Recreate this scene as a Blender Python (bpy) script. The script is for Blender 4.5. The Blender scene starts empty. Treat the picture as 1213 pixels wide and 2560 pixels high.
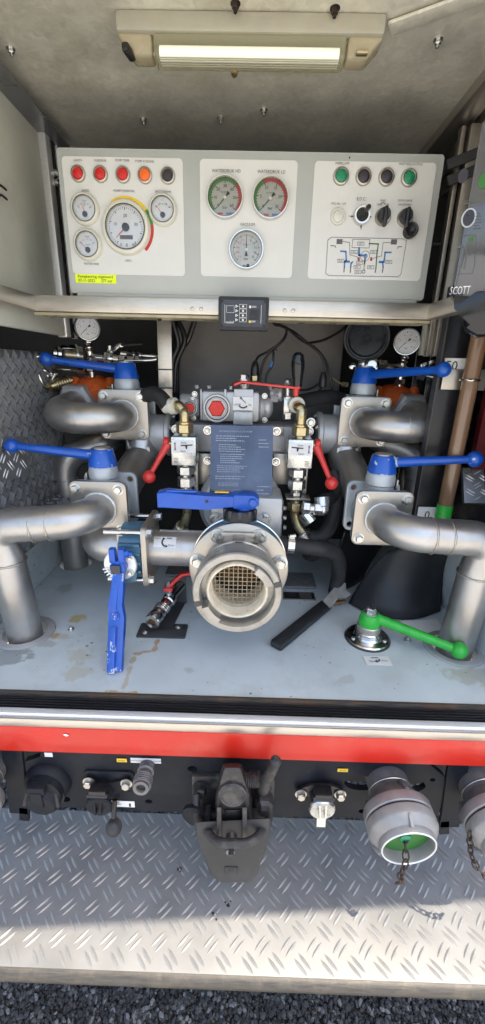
import bpy, bmesh, math, random
from mathutils import Vector, Matrix, Quaternion
random.seed(7)
rad = math.radians
V = Vector

# ------------------------------------------------------------------ camera
FPX, PCX, PCY = 1025.0, 606.5, 1280.0          # focal length and centre in photograph pixels
PITCH, YAW, ROLL = rad(19.3), rad(0.6), rad(1.35)
CAM = V((0, 0, 1.55))
_fh = V((-math.sin(YAW), math.cos(YAW), 0)); _r0 = V((math.cos(YAW), math.sin(YAW), 0))
FW = _fh*math.cos(PITCH) + V((0, 0, -math.sin(PITCH)))
_u0 = _r0.cross(FW)
RT = _r0*math.cos(ROLL) + _u0*math.sin(ROLL)
UP = _u0*math.cos(ROLL) - _r0*math.sin(ROLL)
S = bpy.context.scene
COL = S.collection
cd = bpy.data.cameras.new('camera'); co = bpy.data.objects.new('camera', cd); COL.objects.link(co)
co.matrix_world = Matrix(((RT.x, UP.x, -FW.x, CAM.x), (RT.y, UP.y, -FW.y, CAM.y), (RT.z, UP.z, -FW.z, CAM.z), (0, 0, 0, 1)))
cd.sensor_fit = 'VERTICAL'; cd.sensor_height = 36; cd.lens = FPX/2560*36
cd.clip_start = 0.02; cd.clip_end = 500
S.camera = co
S.render.resolution_x = 485; S.render.resolution_y = 1024

# ------------------------------------------------------------------ light
SUN_EL, SUN_AZ = 70.0, 133.0                    # azimuth from +y (into the truck), clockwise: high sun from behind on the right
w = bpy.data.worlds.new('World'); S.world = w; w.use_nodes = True
wn = w.node_tree.nodes; wl = w.node_tree.links
sky = wn.new('ShaderNodeTexSky'); sky.sky_type = 'NISHITA'; sky.sun_disc = False
sky.sun_elevation = rad(SUN_EL); sky.sun_rotation = rad(SUN_AZ); sky.air_density = 1.0; sky.dust_density = 3.0; sky.ozone_density = 0.5
wl.new(sky.outputs[0], wn['Background'].inputs[0]); wn['Background'].inputs[1].default_value = 0.15
sd = bpy.data.lights.new('sun', 'SUN'); sd.energy = 3.0; sd.angle = rad(0.55); sd.color = (1, .88, .70)
so = bpy.data.objects.new('sun', sd); COL.objects.link(so)
_sd = V((math.sin(rad(SUN_AZ))*math.cos(rad(SUN_EL)), math.cos(rad(SUN_AZ))*math.cos(rad(SUN_EL)), math.sin(rad(SUN_EL))))
so.rotation_euler = _sd.to_track_quat('Z', 'Y').to_euler(); so.location = (0, -2, 6)
S.view_settings.view_transform = 'Standard'; S.view_settings.look = 'None'
S.view_settings.exposure = 1.65; S.view_settings.gamma = 1.0; S.view_settings.use_curve_mapping = False
S.render.engine = 'CYCLES'

# ------------------------------------------------------------------ points from the photograph, each at its own distance
def ray(px, py): return RT*((px-PCX)/FPX) - UP*((py-PCY)/FPX) + FW
def Y(px, py, y): d = ray(px, py); return CAM + d*(y/d.y)                 # on the upright plane at distance y
def Z(px, py, z): d = ray(px, py); return CAM + d*((z-CAM.z)/d.z)         # on the level plane at height z
def X(px, py, x): d = ray(px, py); return CAM + d*(x/d.x)
def m(npx, p): return npx*(p-CAM).dot(FW)/FPX                             # pixels -> metres at p
FLOOR = 0.935; STEP = 0.50; GROUND = -.25   # heights; z is measured from a level 1.55 m under the lens

# ------------------------------------------------------------------ materials
MATS = {}
def mat(name, col, rough=.5, metal=0., var=.12, vs=30., bump=0., bs=200., rv=.1, tint=None, coat=0., dirt=None, ds=8., da=.5, aniso=None, spec=.5):
    ma = bpy.data.materials.new(name); ma.use_nodes = True; MATS[name] = ma
    nt = ma.node_tree; N = nt.nodes; L = nt.links; b = N['Principled BSDF']
    tc = N.new('ShaderNodeTexCoord')
    src = tc.outputs['Object']
    if aniso:
        mp = N.new('ShaderNodeMapping'); mp.inputs['Scale'].default_value = aniso; L.new(src, mp.inputs[0]); src = mp.outputs[0]
    n1 = N.new('ShaderNodeTexNoise'); n1.inputs['Scale'].default_value = vs; n1.inputs['Detail'].default_value = 6; L.new(src, n1.inputs['Vector'])
    r = N.new('ShaderNodeValToRGB'); L.new(n1.outputs[0], r.inputs[0])
    c = V(col); t = V(tint) if tint else c
    lo = c*(1-var); hi = t*(1+var)
    r.color_ramp.elements[0].position = .32; r.color_ramp.elements[1].position = .68
    r.color_ramp.elements[0].color = (*lo, 1); r.color_ramp.elements[1].color = (*[min(1, q) for q in hi], 1)
    out = r.outputs[0]
    if dirt:
        n2 = N.new('ShaderNodeTexNoise'); n2.inputs['Scale'].default_value = ds; n2.inputs['Detail'].default_value = 9; n2.inputs['Roughness'].default_value = .7
        L.new(tc.outputs['Object'], n2.inputs['Vector'])
        r2 = N.new('ShaderNodeValToRGB'); L.new(n2.outputs[0], r2.inputs[0])
        r2.color_ramp.elements[0].position = .5; r2.color_ramp.elements[1].position = .72
        r2.color_ramp.elements[0].color = (0, 0, 0, 1); r2.color_ramp.elements[1].color = (da, da, da, 1)
        mx = N.new('ShaderNodeMixRGB'); L.new(r2.outputs[0], mx.inputs[0]); L.new(out, mx.inputs[1]); mx.inputs[2].default_value = (*dirt, 1); out = mx.outputs[0]
    L.new(out, b.inputs['Base Color'])
    mr = N.new('ShaderNodeMapRange'); L.new(n1.outputs[0], mr.inputs[0]); mr.inputs[1].default_value = .3; mr.inputs[2].default_value = .7
    mr.inputs[3].default_value = max(.02, rough-rv); mr.inputs[4].default_value = min(1, rough+rv); L.new(mr.outputs[0], b.inputs['Roughness'])
    b.inputs['Metallic'].default_value = metal; b.inputs['Coat Weight'].default_value = coat; b.inputs['Specular IOR Level'].default_value = spec
    if bump:
        n3 = N.new('ShaderNodeTexNoise'); n3.inputs['Scale'].default_value = bs; n3.inputs['Detail'].default_value = 4; L.new(src, n3.inputs['Vector'])
        bp = N.new('ShaderNodeBump'); bp.inputs['Strength'].default_value = bump; bp.inputs['Distance'].default_value = .002
        L.new(n3.outputs[0], bp.inputs['Height']); L.new(bp.outputs[0], b.inputs['Normal'])
    return ma
def flat(name, col, rough=.5, metal=0.):
    return mat(name, col, rough, metal, var=.04, vs=60, rv=.04)

mat('steel', (.49, .47, .44), .37, .86, .16, 12, .06, 400, .09, tint=(.46, .46, .46), dirt=(.36, .28, .20), ds=7, da=.65)
mat('steel_plate', (.44, .41, .365), .38, .85, .06, 40, .05, 300, .08, dirt=(.38, .33, .28), ds=14, da=.4)
mat('alu', (.54, .51, .46), .38, .9, .08, 30, .05, 300, .08, aniso=(1, 20, 20), dirt=(.42, .37, .30), ds=9, da=.5)
mat('alu_white', (.74, .75, .76), .40, .5, .06, 30, .04, 300, .08, aniso=(1, 30, 30))
mat('cast', (.48, .49, .50), .42, .40, .06, 40, .10, 260, .08, dirt=(.25, .24, .22), ds=20, da=.4)
mat('valve_grey', (.45, .49, .52), .40, .25, .05, 30, .06, 260, .08, dirt=(.30, .30, .30), ds=16, da=.4)
mat('zinc', (.60, .61, .60), .30, .95, .15, 90, .08, 300, .1, dirt=(.35, .32, .25), ds=60, da=.5)
mat('brass', (.50, .40, .20), .30, .95, .12, 40, .05, 300, .1, tint=(.52, .46, .30), dirt=(.22, .17, .10), ds=40, da=.6)
mat('chrome', (.62, .61, .59), .16, 1., .08, 60, .03, 300, .06)
mat('blue', (.004, .080, .44), .33, .0, .08, 30, .05, 200, .06, coat=.15, dirt=(.02, .06, .30), ds=22, da=.7)
mat('blue_worn', (.004, .080, .44), .35, .0, .08, 30, .05, 200, .06, coat=.3, dirt=(.55, .60, .70), ds=34, da=.0)
mat('red', (.66, .035, .030), .38, 0, .1, 40, .05, 300, .08, coat=.3)
mat('red_mark', (.62, .03, .02), .5, 0, .15, 60, .3, 120, .1)
mat('body_red', (.50, .016, .007), .42, 0, .06, 12, .03, 300, .10, coat=.12, dirt=(.50, .09, .06), ds=9, da=.6)
mat('green', (.025, .42, .045), .42, 0, .10, 30, .08, 200, .08, coat=.15, dirt=(.02, .22, .03), ds=24, da=.6)
mat('orange', (.62, .105, .014), .42, 0, .15, 50, .12, 150, .08, coat=.2, dirt=(.25, .05, .02), ds=30, da=.5)
mat('teal', (.06, .16, .25), .40, .2, .1, 40, .05, 200, .1, coat=.2, dirt=(.12, .16, .18), ds=30, da=.5)
mat('panel_grey', (.38, .40, .385), .42, 0, .02, 20, .10, 900, .04)
mat('panel_white', (.60, .605, .585), .36, 0, .02, 15, .03, 900, .04, dirt=(.52, .52, .50), ds=45, da=.12)
mat('cream', (.62, .61, .53), .40, 0, .03, 40)
mat('dial_white', (.74, .76, .78), .5, 0, .03, 60)
mat('black', (.012, .012, .014), .38, 0, .2, 60, .04, 400)
mat('black_gloss', (.010, .011, .014), .16, 0, .1, 40, 0)
mat('rubber', (.015, .016, .018), .62, 0, .25, 40, .12, 300, .08, dirt=(.045, .044, .04), ds=22, da=.5)
mat('mat_rubber', (.019, .021, .024), .55, 0, .15, 18, .08, 300, .08, dirt=(.06, .06, .06), ds=14, da=.45)
mat('beam_black', (.011, .013, .018), .50, 0, .18, 26, .12, 400, .08, spec=.18, dirt=(.030, .030, .031), ds=13, da=.6)
mat('hitch_black', (.020, .020, .022), .52, .0, .3, 40, .2, 200, .1, dirt=(.12, .108, .095), ds=24, da=.8)
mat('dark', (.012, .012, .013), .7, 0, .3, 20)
mat('dark_panel', (.012, .012, .016), .25, 0, .2, 20)
mat('back_grey', (.19, .18, .175), .55, 0, .12, 10, .06, 200, .1, dirt=(.10, .09, .08), ds=9, da=.5)
mat('wall_cream', (.55, .56, .49), .55, 0, .05, 12, .04, 200, .1, dirt=(.28, .26, .20), ds=5, da=.35)
mat('grey_text', (.10, .10, .105), .6)
mat('black_text', (.02, .02, .022), .6)
mat('white_text', (.80, .80, .80), .6, var=.03)
mat('red_text', (.6, .03, .02), .6); mat('blue_text', (.05, .16, .5), .6)
mat('lens_red', (.52, .008, .006), .28, 0, .06, 90); mat('lens_orange', (.78, .13, .005), .28, 0, .06, 90)
mat('lens_green', (.004, .20, .09), .28, 0, .06, 90); mat('lens_black', (.022, .018, .026), .35, 0, .1, 90)
mat('lens_grey', (.55, .56, .52), .3)
mat('arc_yellow', (.72, .50, .015), .5); mat('arc_green', (.045, .20, .025), .5); mat('arc_red', (.42, .02, .02), .5)
mat('dia_blue', (.03, .16, .42), .5); mat('dia_green', (.025, .15, .02), .5); mat('dia_red', (.35, .02, .02), .5)
mat('sticker_yellow', (.72, .88, .01), .5, var=.03); mat('sticker_white', (.72, .72, .72), .5, var=.05); mat('label_yellow', (.75, .48, .03), .5)
mat('instruction_navy', (.085, .100, .135), .12, .5, .25, 9, .02, 200, .08, dirt=(.20, .20, .22), ds=11, da=.55)  # grey patches stand for wear and for reflections put into the colour
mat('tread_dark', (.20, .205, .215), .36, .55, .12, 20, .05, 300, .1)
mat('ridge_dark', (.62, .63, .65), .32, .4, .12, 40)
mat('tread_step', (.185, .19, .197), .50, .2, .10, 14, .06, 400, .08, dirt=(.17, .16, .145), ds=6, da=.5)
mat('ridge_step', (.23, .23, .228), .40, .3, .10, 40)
mat('lip', (.05, .047, .043), .5, .3, .3, 30, .2, 120, .1, aniso=(1, 12, 12), dirt=(.14, .12, .09), ds=20, da=.6)
mat('edge', (.06, .052, .045), .6, .2, .4, 25, .2, 300, .1, aniso=(1, 15, 15), dirt=(.24, .11, .04), ds=7, da=.6)
mat('print_pale', (.34, .37, .43), .5)
mat('rust', (.22, .10, .035), .8, 0, .4, 60, .3, 300)
mat('rusty_chain', (.045, .032, .025), .6, .5, .5, 120, .3, 300)
mat('grimy_white', (.62, .56, .44), .5, 0, .1, 50, .08, 200, .1, dirt=(.38, .28, .14), ds=40, da=.8)
mat('brown_tube', (.20, .115, .065), .25, 0, .12, 10, 0, 200, .05, coat=.6, aniso=(6, 6, 1))
mat('outlet', (.26, .26, .26), .45, .35, .15, 30, .1, 200, .1, dirt=(.20, .19, .17), ds=16, da=.7)
mat('outlet_neck', (.13, .13, .135), .45, .3, .2, 30, .1, 200, .1, dirt=(.22, .2, .18), ds=16, da=.6)
mat('wrench_head', (.33, .34, .34), .5, .7, .15, 60, .15, 200)
mat('dark_red', (.10, .006, .008), .4)
mat('lamp_housing', (.36, .345, .28), .35, 0, .05, 30, .03, 200, .05, dirt=(.40, .34, .20), ds=22, da=.4)
mat('lamp_cap', (.36, .32, .21), .3, 0, .15, 25, .03, 200, .1, dirt=(.32, .22, .10), ds=18, da=.6)
mat('visor', (.085, .09, .098), .10, .25, .05, 6, 0, 200, .04, coat=.6)
mat('screen', (.03, .03, .04), .2)
mat('gasket', (.05, .05, .055), .5)

def glass(name):
    ma = bpy.data.materials.new(name); ma.use_nodes = True; MATS[name] = ma
    nt = ma.node_tree; N = nt.nodes; L = nt.links; N.remove(N['Principled BSDF'])
    t = N.new('ShaderNodeBsdfTransparent'); g = N.new('ShaderNodeBsdfGlossy'); g.inputs['Roughness'].default_value = .03
    fr = N.new('ShaderNodeFresnel'); fr.inputs[0].default_value = 1.5
    mx = N.new('ShaderNodeMixShader'); L.new(fr.outputs[0], mx.inputs[0]); L.new(t.outputs[0], mx.inputs[1]); L.new(g.outputs[0], mx.inputs[2])
    L.new(mx.outputs[0], N['Material Output'].inputs[0])
glass('glass')
def emit(name, col, st):
    ma = bpy.data.materials.new(name); ma.use_nodes = True; MATS[name] = ma
    b = ma.node_tree.nodes['Principled BSDF']; b.inputs['Base Color'].default_value = (.8, .8, .8, 1)
    b.inputs['Emission Color'].default_value = (*col, 1); b.inputs['Emission Strength'].default_value = st
emit('lamp_tube', (.92, 1, .50), .10)
mat('dial_gauge', (.42, .43, .38), .5, 0, .04, 60)
mat('coupling', (.36, .35, .33), .36, .7, .15, 24, .12, 160, .1, dirt=(.20, .18, .15), ds=18, da=.7)
mat('disc', (.035, .04, .05), .30, 0, .2, 30)
mat('disc_rim', (.12, .12, .125), .35)
mat('mesh', (.42, .36, .25), .5, .6, .2, 60)

def special():
    # galvanised sheet: zinc spangle cells, dull patches
    ma = mat('galvanised', (.72, .70, .60), .42, .2, .14, 9, 0, 200, .1, dirt=(.34, .31, .22), ds=4, da=.55)
    nt = ma.node_tree; N = nt.nodes; L = nt.links; b = N['Principled BSDF']
    vo = N.new('ShaderNodeTexVoronoi'); vo.inputs['Scale'].default_value = 85
    tc = N.new('ShaderNodeTexCoord'); nz = N.new('ShaderNodeTexNoise'); nz.inputs['Scale'].default_value = 25; L.new(tc.outputs['Object'], nz.inputs['Vector'])
    va = N.new('ShaderNodeMixRGB'); va.inputs[0].default_value = .06; L.new(tc.outputs['Object'], va.inputs[1]); L.new(nz.outputs['Color'], va.inputs[2]); L.new(va.outputs[0], vo.inputs['Vector'])
    sp = N.new('ShaderNodeSeparateColor'); L.new(vo.outputs['Color'], sp.inputs[0])
    mr = N.new('ShaderNodeMapRange'); L.new(sp.outputs[0], mr.inputs[0]); mr.inputs[3].default_value = .30; mr.inputs[4].default_value = .52
    L.new(mr.outputs[0], b.inputs['Roughness'])
    base = b.inputs['Base Color'].links[0].from_socket
    m2 = N.new('ShaderNodeMapRange'); L.new(sp.outputs[1], m2.inputs[0]); m2.inputs[3].default_value = .91; m2.inputs[4].default_value = 1.05
    mu = N.new('ShaderNodeMixRGB'); mu.blend_type = 'MULTIPLY'; mu.inputs[0].default_value = 1; L.new(base, mu.inputs[1]); L.new(m2.outputs[0], mu.inputs[2]); L.new(mu.outputs[0], b.inputs['Base Color'])
    bp = N.new('ShaderNodeBump'); bp.inputs['Strength'].default_value = .22; bp.inputs['Distance'].default_value = .004
    n4 = N.new('ShaderNodeTexNoise'); n4.inputs['Scale'].default_value = 38; n4.inputs['Detail'].default_value = 3; L.new(tc.outputs['Object'], n4.inputs['Vector'])
    L.new(n4.outputs[0], bp.inputs['Height']); L.new(bp.outputs[0], b.inputs['Normal'])
    # compartment floor: pale blue-grey paint, chips, rusty water marks with shapes of their own
    ma = mat('floor_paint', (.52, .585, .61), .45, 0, .08, 7, .06, 260, .08, dirt=(.40, .43, .42), ds=9, da=.6)
    nt = ma.node_tree; N = nt.nodes; L = nt.links; b = N['Principled BSDF']
    base = b.inputs['Base Color'].links[0].from_socket
    tc = N.new('ShaderNodeTexCoord'); nz = N.new('ShaderNodeTexNoise'); nz.inputs['Scale'].default_value = 45; nz.inputs['Detail'].default_value = 5; L.new(tc.outputs['Object'], nz.inputs['Vector'])
    def blob(px, py, sx, sy, rot, col, amt, base):
        p = Z(px, py, FLOOR)
        mp = N.new('ShaderNodeMapping'); mp.vector_type = 'TEXTURE'; mp.inputs['Location'].default_value = (p.x, p.y, p.z); mp.inputs['Rotation'].default_value = (0, 0, rad(rot)); mp.inputs['Scale'].default_value = (sx, sy, 1)
        L.new(tc.outputs['Object'], mp.inputs[0])
        ln = N.new('ShaderNodeVectorMath'); ln.operation = 'LENGTH'; L.new(mp.outputs[0], ln.inputs[0])
        ad = N.new('ShaderNodeMath'); ad.operation = 'MULTIPLY_ADD'; L.new(nz.outputs[0], ad.inputs[0]); ad.inputs[1].default_value = 2.4; L.new(ln.outputs['Value'], ad.inputs[2])
        mr = N.new('ShaderNodeMapRange'); L.new(ad.outputs[0], mr.inputs[0]); mr.inputs[1].default_value = 2.25; mr.inputs[2].default_value = 1.9; mr.inputs[3].default_value = 0; mr.inputs[4].default_value = amt
        mx = N.new('ShaderNodeMixRGB'); L.new(mr.outputs[0], mx.inputs[0]); L.new(base, mx.inputs[1]); mx.inputs[2].default_value = (*col, 1)
        return mx.outputs[0]
    for a in ((194, 1546, .022, .022, 0, (.46, .38, .17), .85), (138, 1588, .012, .010, 0, (.40, .23, .08), .85), (150, 1590, .028, .012, 0, (.42, .36, .24), .5),
              (392, 1606, .006, .012, 0, (.40, .24, .11), .85), (388, 1622, .008, .010, 0, (.42, .27, .13), .8), (366, 1630, .014, .006, 10, (.44, .30, .16), .8), (344, 1634, .012, .006, 10, (.44, .30, .16), .8), (332, 1650, .006, .014, 0, (.46, .34, .19), .7), (324, 1676, .006, .018, 0, (.46, .36, .22), .65), (314, 1706, .006, .020, 0, (.46, .36, .22), .6),
              (200, 1640, .030, .028, 0, (.44, .42, .32), .5), (195, 1680, .030, .026, 0, (.42, .41, .30), .5), (18, 1640, .06, .03, 0, (.20, .22, .23), .7), (40, 1625, .03, .02, 0, (.24, .26, .27), .6), (380, 1455, .016, .012, 0, (.28, .21, .10), .8),
              (1180, 1690, .06, .03, 0, (.38, .36, .28), .55), (300, 1738, .04, .012, 0, (.45, .28, .08), .8), (475, 1675, .012, .010, 0, (.34, .36, .36), .5), (1150, 1560, .02, .03, 0, (.40, .33, .20), .6), (860, 1700, .03, .012, 20, (.36, .37, .36), .45), (165, 1470, .02, .03, 0, (.30, .32, .31), .5), (115, 1610, .03, .012, 0, (.30, .30, .28), .5)):
        base = blob(*a, base)
    # chips
    vo = N.new('ShaderNodeTexVoronoi'); vo.inputs['Scale'].default_value = 48; L.new(tc.outputs['Object'], vo.inputs['Vector'])
    n5 = N.new('ShaderNodeTexNoise'); n5.inputs['Scale'].default_value = 6; L.new(tc.outputs['Object'], n5.inputs['Vector'])
    sb = N.new('ShaderNodeMath'); sb.operation = 'MULTIPLY_ADD'; L.new(n5.outputs[0], sb.inputs[0]); sb.inputs[1].default_value = -.55; L.new(vo.outputs['Distance'], sb.inputs[2])
    mr = N.new('ShaderNodeMapRange'); L.new(sb.outputs[0], mr.inputs[0]); mr.inputs[1].default_value = -.20; mr.inputs[2].default_value = -.235; mr.inputs[3].default_value = 0; mr.inputs[4].default_value = .8
    mx = N.new('ShaderNodeMixRGB'); L.new(mr.outputs[0], mx.inputs[0]); L.new(base, mx.inputs[1]); mx.inputs[2].default_value = (.10, .12, .12, 1)
    L.new(mx.outputs[0], b.inputs['Base Color'])
    # gravel bed and stones
    mat('gravel_bed', (.035, .038, .042), .8, 0, .6, 90, .8, 120)
    mat('bounce_ground', (.42, .41, .38), .8, 0, .15, 20, .4, 120)  # assumed ground out of view, kept pale to bounce light into the compartment
    ma = mat('stone', (.1, .1, .1), .6, 0, .1, 60, .2, 200)
    nt = ma.node_tree; N = nt.nodes; L = nt.links
    at = N.new('ShaderNodeVertexColor'); at.layer_name = 'Col'; L.new(at.outputs[0], N['Principled BSDF'].inputs['Base Color'])
    # blue paint chipped to pale primer
    ma = MATS['blue_worn']; nt = ma.node_tree; N = nt.nodes; L = nt.links; b = N['Principled BSDF']
    base = b.inputs['Base Color'].links[0].from_socket
    tc = N.new('ShaderNodeTexCoord'); ge = N.new('ShaderNodeNewGeometry'); nz = N.new('ShaderNodeTexNoise'); nz.inputs['Scale'].default_value = 60; nz.inputs['Detail'].default_value = 4
    L.new(tc.outputs['Object'], nz.inputs['Vector'])
    ad = N.new('ShaderNodeMath'); ad.operation = 'MULTIPLY_ADD'; L.new(ge.outputs['Pointiness'], ad.inputs[0]); ad.inputs[1].default_value = 3.2; L.new(nz.outputs[0], ad.inputs[2])
    mr = N.new('ShaderNodeMapRange'); L.new(ad.outputs[0], mr.inputs[0]); mr.inputs[1].default_value = 2.40; mr.inputs[2].default_value = 2.45
    mx = N.new('ShaderNodeMixRGB'); L.new(mr.outputs[0], mx.inputs[0]); L.new(base, mx.inputs[1]); mx.inputs[2].default_value = (.50, .56, .66, 1); L.new(mx.outputs[0], b.inputs['Base Color'])
special()

# ------------------------------------------------------------------ mesh helpers
ORG = {}
def axes(n, up=(0, 0, 1)):
    n = V(n).normalized(); u = V(up)
    if abs(n.dot(u.normalized())) > .98: u = V((0, 1, 0)) if abs(n.y) < .9 else V((1, 0, 0))
    x = u.cross(n).normalized(); return x, n.cross(x), n
def tagp(o, label=None, cat=None, group=None, kind=None):
    if label: o['label'] = label
    if cat: o['category'] = cat
    if group: o['group'] = group
    if kind: o['kind'] = kind
    return o
def thing(name, label, cat, loc, group=None):
    o = bpy.data.objects.new(name, None); COL.objects.link(o); o.empty_display_size = .02
    o.location = loc; ORG[o.name] = V(loc); return tagp(o, label, cat, group)
class MB:
    def __init__(s): s.v = []; s.f = []
    def add(s, v, f):
        k = len(s.v); s.v += [V(q) for q in v]; s.f += [[i+k for i in q] for q in f]; return s
    def bm(s, b):
        b.verts.index_update(); s.add([q.co.copy() for q in b.verts], [[q.index for q in g.verts] for g in b.faces]); b.free(); return s
    def box(s, c, size, R=None, bev=0.):
        b = bmesh.new(); bmesh.ops.create_cube(b, size=1)
        for q in b.verts: q.co = V((q.co.x*size[0], q.co.y*size[1], q.co.z*size[2]))
        if bev: bmesh.ops.bevel(b, geom=b.edges[:], offset=bev, segments=2, profile=.5, affect='EDGES')
        M = R.to_4x4() if R is not None else Matrix()
        M = Matrix.Translation(V(c)) @ M
        for q in b.verts: q.co = M @ q.co
        return s.bm(b)
    def bar(s, a, b_, w, h, up=(0, 0, 1), bev=0.):
        a = V(a); b_ = V(b_); x, y, n = axes(b_-a, up)
        return s.box((a+b_)/2, (w, h, (b_-a).length), Matrix((x, y, n)).transposed(), bev)
    def lathe(s, prof, o, axis, seg=28, cap=True, up=(0, 0, 1), ph=0.):
        o = V(o); x, y, n = axes(axis, up); k = len(s.v); v = []; f = []
        for (r, h) in prof:
            for i in range(seg):
                a = 2*math.pi*i/seg+ph; v.append(o+x*(r*math.cos(a))+y*(r*math.sin(a))+n*h)
        for j in range(len(prof)-1):
            for i in range(seg):
                i2 = (i+1) % seg; f.append([j*seg+i, j*seg+i2, (j+1)*seg+i2, (j+1)*seg+i])
        if cap: f.append(list(range(seg))[::-1]); f.append([(len(prof)-1)*seg+i for i in range(seg)])
        return s.add(v, f)
    def cyl(s, a, b, r, r2=None, seg=28, ch=0.):
        a = V(a); b = V(b); L = (b-a).length; r2 = r if r2 is None else r2
        p = [(r-ch, 0), (r, ch), (r2, L-ch), (r2-ch, L)] if ch else [(r, 0), (r2, L)]
        return s.lathe(p, a, b-a, seg)
    def hexn(s, a, b, r):
        a = V(a); b = V(b); L = (b-a).length; c = min(.12*r, L*.2)
        return s.lathe([(r*.88, 0), (r, c), (r, L-c), (r*.88, L)], a, b-a, 6)
    def tube(s, pts, r, seg=18, cap=True):
        pts = [V(p) for p in pts]; n = len(pts); rs = r if isinstance(r, (list, tuple)) else [r]*n
        T = [(pts[min(i+1, n-1)]-pts[max(i-1, 0)]).normalized() for i in range(n)]
        x, y, _ = axes(T[0]); v = []; f = []
        for i in range(n):
            if i:
                q = T[i-1].rotation_difference(T[i]); x = q @ x; y = q @ y
            for j in range(seg):
                a = 2*math.pi*j/seg; v.append(pts[i]+x*(rs[i]*math.cos(a))+y*(rs[i]*math.sin(a)))
        for i in range(n-1):
            for j in range(seg):
                k = (j+1) % seg; f.append([i*seg+j, i*seg+k, (i+1)*seg+k, (i+1)*seg+j])
        if cap: f.append(list(range(seg))[::-1]); f.append([(n-1)*seg+j for j in range(seg)])
        return s.add(v, f)
    def sph(s, o, r, sc=(1, 1, 1), seg=24):
        b = bmesh.new(); bmesh.ops.create_uvsphere(b, u_segments=seg, v_segments=seg//2, radius=r)
        for q in b.verts: q.co = V(o)+V((q.co.x*sc[0], q.co.y*sc[1], q.co.z*sc[2]))
        return s.bm(b)
    def torus(s, o, axis, R, r, seg=36, sub=8, wob=0.):
        o = V(o); x, y, n = axes(axis); v = []; f = []
        for i in range(seg):
            a = 2*math.pi*i/seg; d = x*math.cos(a)+y*math.sin(a); rr = r*(1+wob*random.uniform(-1, 1))
            for j in range(sub):
                b = 2*math.pi*j/sub; v.append(o+d*(R+rr*math.cos(b))+n*(rr*math.sin(b)))
        for i in range(seg):
            for j in range(sub):
                i2 = (i+1) % seg; j2 = (j+1) % sub; f.append([i*sub+j, i2*sub+j, i2*sub+j2, i*sub+j2])
        return s.add(v, f)
    def prism(s, poly, o, xa, ya, depth, holes=(), ch=0.):
        """outline in (u,v) along xa,ya, front face at o, body extends 'depth' behind (against xa x ya)"""
        o = V(o); xa = V(xa).normalized(); ya = V(ya).normalized(); n = xa.cross(ya)
        b = bmesh.new(); loops = [poly]+list(holes); es = []
        rings = []
        for lp in loops:
            vs = [b.verts.new(o+xa*u+ya*w_) for u, w_ in lp]; rings.append(vs)
            for i in range(len(vs)): es.append(b.edges.new((vs[i], vs[(i+1) % len(vs)])))
        if holes: bmesh.ops.triangle_fill(b, use_beauty=True, use_dissolve=False, edges=es)
        else: b.faces.new(rings[0])
        fr = b.faces[:]
        mp = {}
        for r_ in rings:
            for q in r_: mp[q] = b.verts.new(q.co-n*depth)
        for fc in fr: b.faces.new([mp[q] for q in reversed(fc.verts)])
        for r_ in rings:
            for i in range(len(r_)):
                a, c = r_[i], r_[(i+1) % len(r_)]; b.faces.new((a, mp[a], mp[c], c))
        if ch:
            fe = [e for e in b.edges if all(q in mp for q in e.verts) and len(e.link_faces) == 2 and any(g in fr for g in e.link_faces) and not all(g in fr for g in e.link_faces)]
            bmesh.ops.bevel(b, geom=fe, offset=ch, segments=2, profile=.5, affect='EDGES')
        return s.bm(b)
    def arc(s, o, xa, ya, r0, r1, a0, a1, th=.0006, seg=28):
        P = [(r1*math.cos(rad(a0+(a1-a0)*i/seg)), r1*math.sin(rad(a0+(a1-a0)*i/seg))) for i in range(seg+1)]
        Q = [(r0*math.cos(rad(a0+(a1-a0)*i/seg)), r0*math.sin(rad(a0+(a1-a0)*i/seg))) for i in range(seg, -1, -1)]
        o = V(o); xa = V(xa); ya = V(ya); n = xa.cross(ya); v = []; f = []
        for u, w_ in P+Q: v.append(o+xa*u+ya*w_)
        k = seg+1
        for i in range(seg): f.append([i, i+1, 2*k-2-i, 2*k-1-i])
        return s.add(v, f)
    def build(s, name, ma, parent=None, sm=35, loc=None, kind=None, label=None, cat=None, group=None):
        me = bpy.data.meshes.new(name)
        org = ORG[parent.name] if parent is not None else (V(loc) if loc is not None else V((0, 0, 0)))
        me.from_pydata([q-org for q in s.v], [], s.f); me.update()
        b = bmesh.new(); b.from_mesh(me); bmesh.ops.recalc_face_normals(b, faces=b.faces[:]); b.to_mesh(me); b.free()
        if sm:
            for p in me.polygons: p.use_smooth = True
            me.set_sharp_from_angle(angle=rad(sm))
        me.materials.append(MATS[ma]); o = bpy.data.objects.new(name, me); COL.objects.link(o)
        if parent is not None: o.parent = parent
        else: o.location = org
        ORG[o.name] = org
        return tagp(o, label, cat, group, kind)
def rr(w_, h_, r, k=5, cx=0, cy=0):
    P = []
    for sx, sy, a in ((1, 1, 0), (-1, 1, 90), (-1, -1, 180), (1, -1, 270)):
        for i in range(k+1):
            t = rad(a+90*i/k); P.append((cx+sx*(w_/2-r)+r*math.cos(t), cy+sy*(h_/2-r)+r*math.sin(t)))
    return P
def circ(r, k=20, cx=0, cy=0, ry=None): return [(cx+r*math.cos(2*math.pi*i/k), cy+(ry or r)*math.sin(2*math.pi*i/k)) for i in range(k)]
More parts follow.
